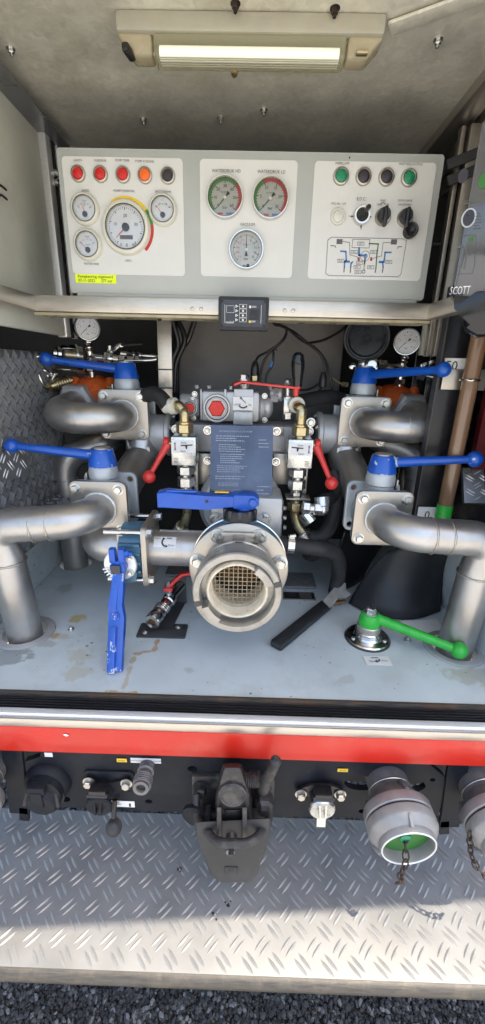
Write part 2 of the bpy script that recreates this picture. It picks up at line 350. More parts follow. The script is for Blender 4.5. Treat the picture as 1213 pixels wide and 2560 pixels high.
def smooth(pts, k=8):
    pts = [V(p) for p in pts]; P = [pts[0]*2-pts[1]]+pts+[pts[-1]*2-pts[-2]]; out = []
    for i in range(1, len(P)-2):
        a, b, c, d = P[i-1:i+3]
        for j in range(k):
            t = j/k; out.append(.5*((2*b)+(c-a)*t+(2*a-5*b+4*c-d)*t*t+(3*b-a-3*c+d)*t**3))
    return out+[pts[-1]]
def bend(pts, R, k=8):
    """polyline with every inner corner turned into an arc of radius R"""
    pts = [V(p) for p in pts]; out = [pts[0]]
    for i in range(1, len(pts)-1):
        a = (pts[i-1]-pts[i]).normalized(); b = (pts[i+1]-pts[i]).normalized(); th = a.angle(b); r = R[i-1] if isinstance(R, (list, tuple)) else R
        t = r/math.tan(th/2); c = pts[i]+(a+b).normalized()*(r/math.sin(th/2)); u = pts[i]+a*t-c; w_ = pts[i]+b*t-c
        q = u.rotation_difference(w_)
        for j in range(k+1): out.append(c+Quaternion().slerp(q, j/k) @ u)
    return out+[pts[-1]]
BM = {}
def bolt(parent, pos, axis, r=.007, ma='zinc', name='bolt', h=None, washer=True, kind='hex'):
    key = (round(r, 4), ma, washer, kind)
    if key not in BM:
        q = MB(); hh = h or r*1.0
        if washer: q.lathe([(r*1.35, 0), (r*1.35, r*.2)], (0, 0, 0), (0, 0, 1), 18)
        z0 = r*.2 if washer else 0
        if kind == 'hex': q.lathe([(r, z0), (r, z0+hh*.8), (r*.82, z0+hh)], (0, 0, 0), (0, 0, 1), 6)
        elif kind == 'socket': q.lathe([(r, z0), (r, z0+hh*.8), (r*.9, z0+hh), (r*.5, z0+hh), (r*.45, z0+hh*.4)], (0, 0, 0), (0, 0, 1), 14)
        elif kind == 'nut':
            q.lathe([(r, z0), (r, z0+hh*.8), (r*.8, z0+hh)], (0, 0, 0), (0, 0, 1), 6); q.lathe([(r*.5, z0+hh), (r*.5, z0+hh*1.7), (r*.4, z0+hh*1.8)], (0, 0, 0), (0, 0, 1), 12)
        else: q.lathe([(r, z0), (r*.9, z0+hh*.35), (r*.5, z0+hh*.6), (r*.1, z0+hh*.65)], (0, 0, 0), (0, 0, 1), 14)
        o = q.build(name, ma, None, 30); BM[key] = o.data; bpy.data.objects.remove(o)
    o = bpy.data.objects.new(name, BM[key]); COL.objects.link(o)
    qd = V(axis).normalized().to_track_quat('Z', 'Y') @ Quaternion((0, 0, 1), random.uniform(0, 1))
    o.rotation_mode = 'QUATERNION'; o.rotation_quaternion = qd
    org = ORG[parent.name] if parent is not None else V((0, 0, 0))
    o.parent = parent; o.location = V(pos)-org; ORG[o.name] = org
    return o
TX = {}
def text(s_, c, h, ma, parent, xa=(1, 0, 0), ya=(0, 0, 1), name='lettering', align='CENTER', wide=1., off=.0008):
    """flat print: letters of cap height h centred on c"""
    cu = bpy.data.curves.new('t', 'FONT'); cu.body = s_; cu.size = h/.70; cu.align_x = align; cu.align_y = 'CENTER'; cu.resolution_u = 2
    to = bpy.data.objects.new('t', cu); COL.objects.link(to)
    me = bpy.data.meshes.new_from_object(to.evaluated_get(bpy.context.evaluated_depsgraph_get())); bpy.data.objects.remove(to); bpy.data.curves.remove(cu)
    xa = V(xa).normalized(); ya = V(ya).normalized(); n = xa.cross(ya); c = V(c)+n*off; org = ORG[parent.name]
    for q in me.vertices: q.co = c+xa*(q.co.x*wide)+ya*q.co.y-org
    me.name = name; me.materials.clear(); me.materials.append(MATS[ma]); o = bpy.data.objects.new(name, me); COL.objects.link(o); o.parent = parent; ORG[o.name] = org
    return o
def lines(parent, c, w_, h_, n, ma, xa, ya, seed=1, name='small_print', th=.35):
    """rows of print too small to read, as short dashes"""
    R = random.Random(seed); q = MB(); xa = V(xa); ya = V(ya); nn = xa.cross(ya); c = V(c)+nn*.0008
    for i in range(n):
        v0 = h_/2-(i+.5)*h_/n; u = -w_/2; end = w_/2*R.uniform(.1, 1)
        while u < end:
            L = R.uniform(.03, .10)*w_; t = h_/n*th
            a = c+xa*u+ya*(v0-t/2); q.add([a, a+xa*min(L, end-u), a+xa*min(L, end-u)+ya*t, a+ya*t], [[0, 1, 2, 3]]); u += L+.018*w_
    return q.build(name, ma, parent, 0)
def quad(parent, c, w_, h_, ma, xa, ya, name, off=.0006, th=.0, label=None):
    q = MB(); xa = V(xa).normalized(); ya = V(ya).normalized(); n = xa.cross(ya); c = V(c)+n*off
    q.prism([(-w_/2, -h_/2), (w_/2, -h_/2), (w_/2, h_/2), (-w_/2, h_/2)], c, xa, ya, max(th, off*.9))
    return q.build(name, ma, parent, 0, label=label)
PX, PZ = V((1, 0, 0)), V((0, 0, 1))       # the plane that faces the camera side of the truck
# clear yellowed cover over a white reflector: mostly the reflector's colour, a little see-through
def _cover():
    ma = bpy.data.materials.new('lamp_cover'); ma.use_nodes = True; MATS['lamp_cover'] = ma
    nt = ma.node_tree; N = nt.nodes; L = nt.links; b = N['Principled BSDF']
    b.inputs['Base Color'].default_value = (.44, .42, .31, 1); b.inputs['Roughness'].default_value = .22
    t = N.new('ShaderNodeBsdfTransparent'); t.inputs[0].default_value = (.95, .95, .80, 1)
    mx = N.new('ShaderNodeMixShader'); mx.inputs[0].default_value = .45; L.new(t.outputs[0], mx.inputs[1]); L.new(b.outputs[0], mx.inputs[2]); L.new(mx.outputs[0], N['Material Output'].inputs[0])
_cover()
# ================================================================== the setting
def struct(q, name, ma, sm=30): return q.build(name, ma, None, sm, kind='structure')
CZ = 2.10                                                   # ceiling height
# --- ground and gravel
q = MB(); q.add([(-60, -60, GROUND-.012), (60, -60, GROUND-.012), (60, 60, GROUND-.012), (-60, 60, GROUND-.012)], [[0, 1, 2, 3]]); ground = struct(q, 'ground', 'bounce_ground')
q = MB(); q.add([(-1.6, -.1, GROUND-.006), (1.6, -.1, GROUND-.006), (1.6, 2.5, GROUND-.006), (-1.6, 2.5, GROUND-.006)], [[0, 1, 2, 3]]); struct(q, 'gravel_strip', 'gravel_bed')
def gravel():
    R = random.Random(3); base = []
    for k in range(8):
        b = bmesh.new(); bmesh.ops.create_icosphere(b, subdivisions=1, radius=1)
        for p in b.verts: p.co *= R.uniform(.72, 1.18)
        base.append(([p.co.copy() for p in b.verts], [[x.index for x in f.verts] for f in b.faces])); b.free()
    v = []; f = []; cols = []
    def stones(x0, x1, y0, y1, n, s0=.0042, s1=.0078):
        for i in range(n):
            bv, bf = base[R.randrange(8)]; s = R.uniform(s0, s1); sc = V((s*R.uniform(.8, 1.6), s*R.uniform(.7, 1.1), s*R.uniform(.5, .9)))
            e = Matrix.Rotation(R.uniform(0, 6.28), 3, 'Z') @ Matrix.Rotation(R.uniform(-.7, .7), 3, 'X')
            c = V((R.uniform(x0, x1), R.uniform(y0, y1), GROUND+R.uniform(-.010, .008))); k = len(v)
            g = R.choice((.006, .009, .012, .016, .020, .026, .035, .055, .12)); t = R.uniform(-.1, .12); cc = (g*(1+t*.3), g, g*(1-t*.6), 1)
            for p in bv: v.append(c+e @ V((p.x*sc.x, p.y*sc.y, p.z*sc.z))); cols.append(cc)
            f.extend([[a+k for a in fc] for fc in bf])
    stones(-.75, .78, .56, .80, 11000, .0045, .0088)
    stones(-1.2, 1.2, .80, 1.60, 13000, .006, .011)
    stones(-1.5, 1.5, -.05, .56, 3500, .007, .012)
    me = bpy.data.meshes.new('gravel'); me.from_pydata(v, [], f); me.update()
    ca = me.color_attributes.new('Col', 'FLOAT_COLOR', 'POINT'); ca.data.foreach_set('color', [x for c in cols for x in c])
    me.materials.append(MATS['stone']); o = bpy.data.objects.new('gravel', me); COL.objects.link(o)
    tagp(o, 'dark crushed gravel lying under and behind the step', 'gravel', kind='stuff')
gravel()
# --- compartment floor with real openings for the drop pipes
PLF = Z(65, 1583, FLOOR); PRF = Z(1134, 1622, FLOOR); PLB = Z(191, 1408, FLOOR)
FY0, FY1 = .640, 1.47
q = MB(); q.prism([(-.66, FY0), (.66, FY0), (.66, FY1), (-.66, FY1)], (0, 0, FLOOR), (1, 0, 0), (0, 1, 0), .03,
                  holes=[circ(.050, 24, PLF.x, PLF.y), circ(.052, 24, PRF.x, PRF.y), circ(.050, 24, PLB.x, PLB.y)])
floor_ = struct(q, 'floor', 'floor_paint')
for px, py, r in ((178, 1574, .0055), (1019, 1601, .006), (1030, 1602, .0)):
    if r: bolt(floor_, Z(px, py, FLOOR), (0, 0, 1), r, 'zinc', kind='nut')
# low upstands at both ends of the floor
q = MB(); xu = Z(128, 1432, FLOOR).x; q.box((xu-.01, 1.06, FLOOR+.09), (.02, .78, .18), None, .004); struct(q, 'floor_upstand_left', 'floor_paint')
q = MB(); xu = Z(1203, 1640, FLOOR).x; q.box((xu+.012, 1.05, FLOOR+.09), (.02, .80, .18), None, .004); struct(q, 'floor_upstand_right', 'floor_paint')
# --- ceiling sheet, out to the edge that throws the shade
def shade_edge():                                           # the roof edge that throws the shade line seen on the step
    out = []
    for px, py in ((-20, 2327), (607, 2292), (1235, 2250)):
        p = Z(px, py, STEP); t = (CZ-p.z)/_sd.z; out.append(p+_sd*t)
    a, b, c = out; d0 = (b-a)/(b.x-a.x); d1 = (c-b)/(c.x-b.x)
    return a+d0*(-2.0-a.x), b, c+d1*(2.0-c.x)
ea, em, eb = shade_edge()
q = MB(); q.prism([(ea.x, ea.y), (em.x, em.y), (eb.x, eb.y), (2.0, 1.5), (-2.0, 1.5)], (0, 0, CZ+.03), (1, 0, 0), (0, 1, 0), .03); ceiling = struct(q, 'ceiling', 'galvanised')
for px, py in ((27, 121), (589, 8), (838, 20), (1096, 98), (359, 297), (552, 294), (660, 274)):
    p = Z(px, py, CZ); o = bolt(ceiling, p, (0, 0, -1), .006, 'rusty_chain' if py < 30 else 'zinc', name='screw', kind='nut')
# folded strip on the ceiling towards the right, and the door track along the right edge
q = MB(); a = Z(975, 72, CZ-.006); b = Z(1290, -40, CZ-.006); q.bar(a, b, .030, .005, (0, 0, 1), .001); q.build('ceiling_strip', 'galvanised', ceiling)
q = MB(); q.box((.455, 1.0, CZ-.012), (.05, 1.0, .024), None, .003); q.build('track_flange', 'alu', ceiling)
q = MB(); q.box((.505, 1.0, CZ-.022), (.012, 1.0, .044), None, .002); q.box((.54, 1.0, CZ-.03), (.02, 1.0, .06), None, .002); q.build('door_track', 'alu', ceiling)
for i in range(6):
    q = MB(); q.box((.62+.0, .55+i*.15, CZ-.05), (.13, .11, .012), None, .002); q.build('shutter_slat', 'dark_panel', ceiling)
# --- back of the compartment
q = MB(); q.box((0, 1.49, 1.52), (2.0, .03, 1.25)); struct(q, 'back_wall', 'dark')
q = MB(); q.box(Y(650, 900, 1.40), (.52, .04, .46), None, .01); tagp(q.build('tank_wall', 'back_grey', None), kind='structure')
for s_ in (-1, 1):
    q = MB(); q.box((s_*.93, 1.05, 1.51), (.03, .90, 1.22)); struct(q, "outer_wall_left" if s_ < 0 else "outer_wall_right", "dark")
# --- left wall: cream side panel over dark tread plate
WL = -.52
q = MB()
q.prism([(.62, 1.55+.115), (1.205, 1.55+.115), (1.205, CZ), (.62, CZ)], (WL, 0, 0), (0, 1, 0), (0, 0, 1), .03)
wall_left = struct(q, 'wall_left', 'wall_cream')
q = MB(); q.box((WL+.004, 1.222, 1.85), (.026, .030, .46), None, .003); q.build('door_jamb', 'alu_white', wall_left)
q = MB(); q.box((WL+.010, 1.252, 1.85), (.012, .012, .46)); q.build('door_seal', 'rubber', wall_left)
q = MB(); q.box((WL+.012, 1.272, 1.85), (.014, .010, .46)); q.build('guide_rail', 'alu_white', wall_left)
q = MB(); q.box((WL+.003, .915, 1.645), (.02, .59, .045), None, .003); q.build('lower_panel', 'wall_cream', wall_left)
for px, py in ((8, 472), (10, 496)):
    p = X(px, py, WL+.001); q = MB(); q.tube(smooth([p+V((0, -.05, .002)), p+V((0, -.02, -.001)), p+V((0, -.008, .003)), p+V((0, .012, .002))], 4), .0022, 6); q.build('sealant_smear', 'rubber', wall_left)
q = MB(); q.box((WL+.02, .98, CZ-.03), (.055, .60, .004)); tl = q.build('tread_strip', 'tread_dark', wall_left)
for k in range(2):
    q = MB(); p = Y(118, 432+k*24, 1.24); q.cyl(p+V((-.03, 0, 0)), p+V((.03, 0, 0)), .008, seg=14); q.build('hinge_pin', 'zinc', wall_left)

# tread plate with raised ridges
def ridges(o, xa, ya, w_, h_, pitch, length, width, height, count=2, gap=.0095, ang=45., skip=None, clip=None):
    """raised lens-shaped ridges in the chequer of tread plate, over a w_ x h_ sheet centred on o"""
    q = MB(); o = V(o); xa = V(xa).normalized(); ya = V(ya).normalized(); n = xa.cross(ya)
    def ridge(u, v_, a):
        d = (math.cos(a), math.sin(a)); e = (-math.sin(a), math.cos(a)); P = []
        K = 4
        def pt(t, s, hh): return o+xa*(u+d[0]*t+e[0]*s)+ya*(v_+d[1]*t+e[1]*s)+n*hh
        vs = []; L = length/2
        for i in range(K+1):
            t = -L+length*i/K; ww = width/2*math.sqrt(max(0, 1-(t/L)**2)) if 0 < i < K else 0
            vs.append((t, ww))
        ve = []; fa = []
        for (t, ww) in vs: ve += [pt(t, -ww, 0), pt(t, 0, height*(1-(t/L)**2)**.5 if abs(t) < L else 0), pt(t, ww, 0)]
        for i in range(K): fa += [[3*i, 3*i+3, 3*i+4, 3*i+1], [3*i+1, 3*i+4, 3*i+5, 3*i+2]]
        q.add(ve, fa)
    nu = int(w_/pitch)+2; nv = int(h_/pitch)+2
    for i in range(-nu, nu+1):
        for j in range(-nv, nv+1):
            for (du, dv, a) in ((0, 0, rad(ang)), (.5, .5, rad(180-ang))):
                u0 = (i+du)*pitch; v0 = (j+dv)*pitch
                for k in range(count):
                    s = (k-(count-1)/2)*gap; u = u0-math.sin(a)*s; v_ = v0+math.cos(a)*s
                    if abs(u) > w_/2-length*.36 or abs(v_) > h_/2-length*.36: continue
                    if clip and not clip(u, v_): continue
                    ridge(u, v_, a)
    return q
TW = -.575
q = MB(); q.box((TW-.006, 1.0, 1.33), (.012, .56, .50), None, .002); twall = tagp(q.build('tread_wall_left', 'tread_dark', None), kind='structure')
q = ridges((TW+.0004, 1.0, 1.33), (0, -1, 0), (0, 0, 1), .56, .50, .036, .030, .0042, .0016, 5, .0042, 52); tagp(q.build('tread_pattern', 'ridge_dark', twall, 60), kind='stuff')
# sloping tread plate in front of it and its ledge
a, b, c, d = Y(-60, 1075, .90), Y(62, 1075, 1.02), Y(72, 1178, .98), Y(-60, 1262, .84)
xa = (b-a).normalized(); ya0 = (a-d); n_ = xa.cross(ya0).normalized(); ya = n_.cross(xa)
o_ = (a+b+c+d)/4; cw = (b-a).length; chh = .10
q = MB(); q.prism(rr(cw*1.05, chh, .006), o_, xa, ya, .005); tled = tagp(q.build('tread_plate_lower', 'tread_dark', None), kind='structure')
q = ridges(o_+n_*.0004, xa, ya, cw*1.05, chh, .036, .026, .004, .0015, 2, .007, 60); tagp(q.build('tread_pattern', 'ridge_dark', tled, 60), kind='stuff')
q = MB(); q.box((-.56, 1.10, FLOOR+.235), (.16, .34, .012), Matrix.Rotation(rad(14), 3, 'Y'), .002); tl2 = tagp(q.build('tread_ledge', 'tread_dark', None), kind='structure')
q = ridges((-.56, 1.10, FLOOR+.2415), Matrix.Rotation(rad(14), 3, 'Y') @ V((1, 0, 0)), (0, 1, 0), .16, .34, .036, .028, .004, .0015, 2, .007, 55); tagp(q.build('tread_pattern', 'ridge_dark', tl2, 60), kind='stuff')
# --- right wall: dark boards with bright edges, tread and red bodywork behind the level gauge
q = MB(); q.box((.60, 1.05, 1.62), (.02, .80, .98)); wall_right = struct(q, 'wall_right', 'dark_panel')
for k, (px, py) in enumerate(((1028, 1000), (1062, 1000), (1096, 1000), (1135, 1000))):
    p = Y(px, py, 1.34-k*.012); q = MB(); q.box((p.x+.013, p.y, 1.40), (.036, .012, .50), None, .002); bo = q.build('board', 'dark_panel', wall_right)
    q = MB(); q.box((p.x-.0065, p.y-.006, 1.40), (.0022, .004, .50)); q.build('edge_trim', 'alu', bo)
q = MB(); p = Y(1120, 815, 1.22); q.box((p.x, p.y, 1.64), (.13, .02, .09), None, .002); q.build('cream_panel', 'wall_cream', wall_right)
q = MB(); p = Y(1120, 590, 1.16); q.box((p.x-.006, p.y, 1.83), (.010, .02, .48), None, .002); q.box((p.x+.022, p.y-.01, 1.83), (.034, .02, .48), None, .002); q.build('guide_rail', 'alu', wall_right)
q = MB(); p = Y(1092, 610, 1.17); q.cyl(p+V((-.04, 0, 0)), p+V((.04, 0, 0)), .006, seg=12); q.build('door_bar', 'black', wall_right)
for py in (415, 455): q = MB(); p = Y(1150, py, 1.14); q.bar(p+V((-.03, 0, 0)), p+V((.05, 0, .03)), .012, .02, (0, 0, 1), .002); q.build('hinge', 'gasket', wall_right)
p = Y(1200, 1050, 1.02); q = MB(); q.box((p.x+.05, p.y, p.z-.02), (.10, .02, .20)); q.build('red_body_panel', 'dark_red', wall_right)
p = Y(1196, 1215, 1.00); R_ = Matrix.Rotation(rad(-28), 3, 'X'); q = MB(); q.box(p+V((.03, 0, 0)), (.14, .012, .09), R_, .002); tr = q.build('tread_cover', 'tread_dark', wall_right)
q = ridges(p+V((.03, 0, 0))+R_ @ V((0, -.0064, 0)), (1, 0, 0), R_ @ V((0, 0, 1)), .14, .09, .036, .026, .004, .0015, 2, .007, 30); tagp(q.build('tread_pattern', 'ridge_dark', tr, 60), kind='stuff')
# --- sill: worn edge, ribbed rubber, aluminium nosing, red bodywork
q = MB(); q.box((0, .6395, FLOOR-.010), (1.9, .008, .028), None, .001); sill = struct(q, 'sill', 'edge')
q = MB(); q.box((0, .617, FLOOR-.014), (1.9, .035, .016)); q.build('rubber_strip', 'rubber', sill)
for i in range(5): q = MB(); q.box((0, .603+i*.0066, FLOOR-.004), (1.9, .0036, .006), None, .0008); q.build('rubber_rib', 'black', sill)
q = MB(); q.box((0, .592, FLOOR-.006), (1.9, .014, .022), None, .003); q.build('aluminium_nosing', 'alu_white', sill)
q = MB(); q.box((0, .581, FLOOR-.012), (1.9, .006, .020), None, .002); q.build('aluminium_lip', 'alu', sill)
q = MB(); q.box((0, .587, FLOOR-.050), (1.9, .022, .062), None, .004); q.build('red_bodywork', 'body_red', sill)
q = MB(); p = Y(165, 1838, .5745); q.add([p+V(t) for t in ((-.006, 0, .001), (0, 0, .003), (.006, 0, -.001), (0, 0, -.003))], [[0, 1, 2, 3]]); q.build('paint_chip', 'sticker_white', sill)

# ================================================================== rear step
SF0, SF1 = Z(0, 2414, STEP), Z(1213, 2463, STEP)
sy = (SF0.y+SF1.y)/2
step = thing('rear_step', 'grey tread plate step under the tow hitch, its front edge in sun', 'step', (0, sy, STEP-.05))
SB = .712
q = MB(); q.box((0, (sy+SB)/2, STEP-.006), (2.0, SB-sy, .012), None, .001); q.build('plate', 'tread_step', step)
q = ridges((.004, (sy+SB)/2, STEP+.0003), (1, 0, 0), (0, 1, 0), 1.96, SB-sy, .0497, .034, .0062, .0021, 2, .0115, 47)
tagp(q.build('tread_pattern', 'ridge_step', step, 60), kind='stuff')
q = MB(); q.tube([(-1.0, sy+.004, STEP-.017), (1.0, sy+.004, STEP-.017)], .0165, 20); q.build('rounded_lip', 'lip', step)
q = MB(); q.box((0, sy+.022, STEP-.042), (2.0, .014, .036), None, .003); q.build('lower_flange', 'lip', step)
for k, (px, py) in enumerate(((448, 2176), (538, 2290), (570, 2262))):
    p = Z(px, py, STEP); q = MB(); R = random.Random(k)
    for i in range(5): q.sph(p+V((R.uniform(-.006, .006), R.uniform(-.006, .006), .001)), R.uniform(.0015, .003), (1, 1, .5), 8)
    q.build('dirt_crumbs', 'dark', step)
# ================================================================== ceiling lamp
LZ = CZ-.052
c0, c1 = Z(626, 34, CZ-.004), Z(626, 182, LZ)
lx0, lx1 = Z(276, 95, LZ).x, Z(972, 110, LZ).x; ly0, ly1 = c0.y, c1.y; lcx = (lx0+lx1)/2; lcy = (ly0+ly1)/2; lw = lx1-lx0; ld = ly1-ly0
lamp = thing('ceiling_lamp', 'long lit lamp with clear yellowed cover on the galvanised ceiling', 'lamp', (lcx, lcy, CZ))
q = MB(); q.box((lcx, lcy, CZ-.014), (lw-.004, ld+.004, .028), None, .006); q.build('base', 'lamp_housing', lamp)
# cover: trapezoid section, ends sloping
def trap(x0, x1, in0, in1, za, zb, y0, y1, iy):
    v = [(x0, y0, za), (x1, y0, za), (x1, y1, za), (x0, y1, za), (x0+in0, y0+iy, zb), (x1-in1, y0+iy, zb), (x1-in1, y1-iy, zb), (x0+in0, y1-iy, zb)]
    return v, [[0, 3, 2, 1], [4, 5, 6, 7], [0, 1, 5, 4], [1, 2, 6, 5], [2, 3, 7, 6], [3, 0, 4, 7]]
e_ = .062
def soft(v, f, name, ma, bev=.006):
    b = bmesh.new(); vs = [b.verts.new(p) for p in v]
    for fc in f: b.faces.new([vs[i] for i in fc])
    bmesh.ops.bevel(b, geom=b.edges[:], offset=bev, segments=3, profile=.5, affect='EDGES'); q = MB(); q.bm(b); return q.build(name, ma, lamp)
v, f = trap(lx0+e_, lx1-e_, 0, 0, CZ-.026, LZ-.004, ly0, ly1, .006); soft(v, f, 'cover', 'lamp_cover')
v, f = trap(lx0, lx0+e_-.001, .026, 0, CZ-.026, LZ-.002, ly0+.002, ly1-.003, .007); soft(v, f, 'end_cap', 'lamp_cap')
v, f = trap(lx1-e_+.001, lx1, 0, .026, CZ-.026, LZ-.002, ly0+.002, ly1-.003, .007); soft(v, f, 'end_cap', 'lamp_cap')
t0 = Z(400, 138, LZ-.008); t1 = Z(845, 152, LZ-.008)
ty = (t0.y+t1.y)/2
q = MB(); q.tube([(t0.x, ty, LZ-.004), (t1.x, ty, LZ-.004)], .0095, 16); q.build('tube', 'lamp_tube', lamp, label='lit greenish white tube')
for k in range(5):
    q = MB(); q.box(((t0.x+t1.x)/2, ty-.010+k*.005, LZ-.0145), ((t1.x-t0.x), .0012, .0012)); q.build('cover_rib', 'lamp_housing', lamp)
p = Z(322, 130, LZ); q = MB(); q.box(p+V((0, 0, .0)), (.012, .030, .012), Matrix.Rotation(rad(-12), 3, 'Z'), .003); q.build('switch', 'black', lamp, label='black rocker switch on the left end')
p = Z(372, 90, LZ); q = MB(); q.box((p.x, lcy, LZ), (.0025, ld*.7, .006)); q.build('clip_line', 'lamp_cap', lamp)
bolt(lamp, Z(586, 183, CZ-.02), (0, -.5, -.9), .005, 'brass', 'screw')
p = Z(905, 132, LZ); q = MB(); q.box(p, (.02, .010, .006), None, .002); q.build('amber_insert', 'brass', lamp)

# ================================================================== instrument panel
PY = 1.0
xl, xr = Y(140, 369, PY).x, Y(1113, 385, PY).x; zt, zb = Y(606, 377, PY).z, Y(606, 741, PY).z
panel = thing('instrument_panel', 'wide grey instrument panel with gauges, lamps and knobs above the rail', 'control panel', ((xl+xr)/2, PY+.06, zb))
pw, ph = xr-xl, zt-zb; pc = V(((xl+xr)/2, PY, (zt+zb)/2))
q = MB(); q.prism(rr(pw, ph, .004), pc, PX, PZ, .12, ch=.0025); q.build('case', 'panel_grey', panel)
q = MB(); q.box((pc.x, PY+.02, zb-.005), (pw-.03, .05, .010), None, .002); q.build('bottom_lip', 'panel_grey', panel)
bolt(panel, Y(874, 394, PY), (0, -1, 0), .0016, 'black', 'pinhole', washer=False, kind='round')
def pp(px, py, d=0.): return Y(px, py, PY-d)
def plate(a, b, c_, d, label):
    P = [pp(*t, .0012) for t in (a, b, c_, d)]
    x0 = (P[0].x+P[3].x)/2; x1 = (P[1].x+P[2].x)/2; z1 = (P[0].z+P[1].z)/2; z0 = (P[2].z+P[3].z)/2
    q = MB(); q.prism(rr(x1-x0, z1-z0, .008), V(((x0+x1)/2, PY-.0014, (z0+z1)/2)), PX, PZ, .0012); return q.build('face_plate', 'panel_white', panel, label=label)
pl1 = plate((153, 390), (458, 396), (462, 690), (183, 685), 'white face plate with warning lamps and four round meters')
pl2 = plate((500, 396), (746, 402), (729, 696), (502, 690), 'white face plate with three pressure gauges')
pl3 = plate((788, 402), (1094, 407), (1049, 702), (768, 697), 'white face plate with switches and a pipe diagram')
TH = .0041
def ptext(pl, s_, px, py, h=TH, ma='grey_text', wide=.92): return text(s_, pp(px, py, .0014), h, ma, pl, PX, PZ, wide=wide)
for s_, px, py in (('LADEN', 195, 401), ('OLIEDRUK', 251, 402), ('POMP TEMP.', 307, 402), ('POMP KOELING', 362, 404), ('DIESEL', 214, 477), ('POMPTOERENTAL', 311, 478), ('MOTORTEMP.', 409, 480), ('UREN', 321, 652), ('WATERTANK', 229, 660)): ptext(pl1, s_, px, py)
for s_, px, py in (('WATERDRUK HD', 566, 428), ('WATERDRUK LD', 679, 430), ('VACUUM', 619, 562)): ptext(pl2, s_, px, py, .0056)
for s_, px, py, h in (('WERKLAMP', 856, 409, TH), ('MASTVERLICHTING', 1027, 411, TH), ('E.D.C.', 904, 498, .0058), ('PTO IN / UIT', 847, 510, TH), ('MAST', 958, 502, .0034), ('NEER      OP', 957, 512, .0034), ('CENTR.VERGR.', 1013, 502, .0034), ('DICHT/OPEN', 1012, 512, .0034), ('+', 909, 516, .005), ('–', 903, 573, .005), ('=', 873, 541, .004)): ptext(pl3, s_, px, py, h)
def indicator(pl, px, py, ro, lens, label):
    c = pp(px, py, .0014); R = m(ro, c); n = (0, -1, 0)
    q = MB(); q.lathe([(R, 0), (R, .002), (R*.93, .0045), (R*.78, .0055), (R*.70, .004), (R*.70, .001)], c, n, 32); o = q.build('indicator_lamp', 'steel_plate' if 'switch' not in label else 'cream', panel, label=label)
    q = MB(); q.lathe([(R*.70, .001), (R*.69, .0042), (R*.60, .0056), (R*.3, .0064), (.0001, .0066)], c, n, 32); q.build('lens', lens, o); return o
for px, py, l, s_ in ((196, 435, 'lens_red', 'red warning lamp under LADEN'), (252, 436, 'lens_red', 'red warning lamp under OLIEDRUK'), (308, 437, 'lens_red', 'red warning lamp under POMP TEMP.'), (363, 439, 'lens_orange', 'orange warning lamp under POMP KOELING'), (420, 440, 'lens_black', 'black blanking plug')): indicator(pl1, px, py, 18.5, l, s_)
for px, py, l, s_ in ((853, 441, 'lens_green', 'green push button under WERKLAMP'), (909, 442, 'lens_black', 'black blanking plug beside WERKLAMP'), (966, 443, 'lens_black', 'black blanking plug beside MASTVERLICHTING'), (1022, 445, 'lens_green', 'green push button under MASTVERLICHTING')): indicator(pl3, px, py, 20, l, s_)
indicator(pl3, 845, 542, 19, 'lens_grey', 'pale grey switch button under PTO IN / UIT')

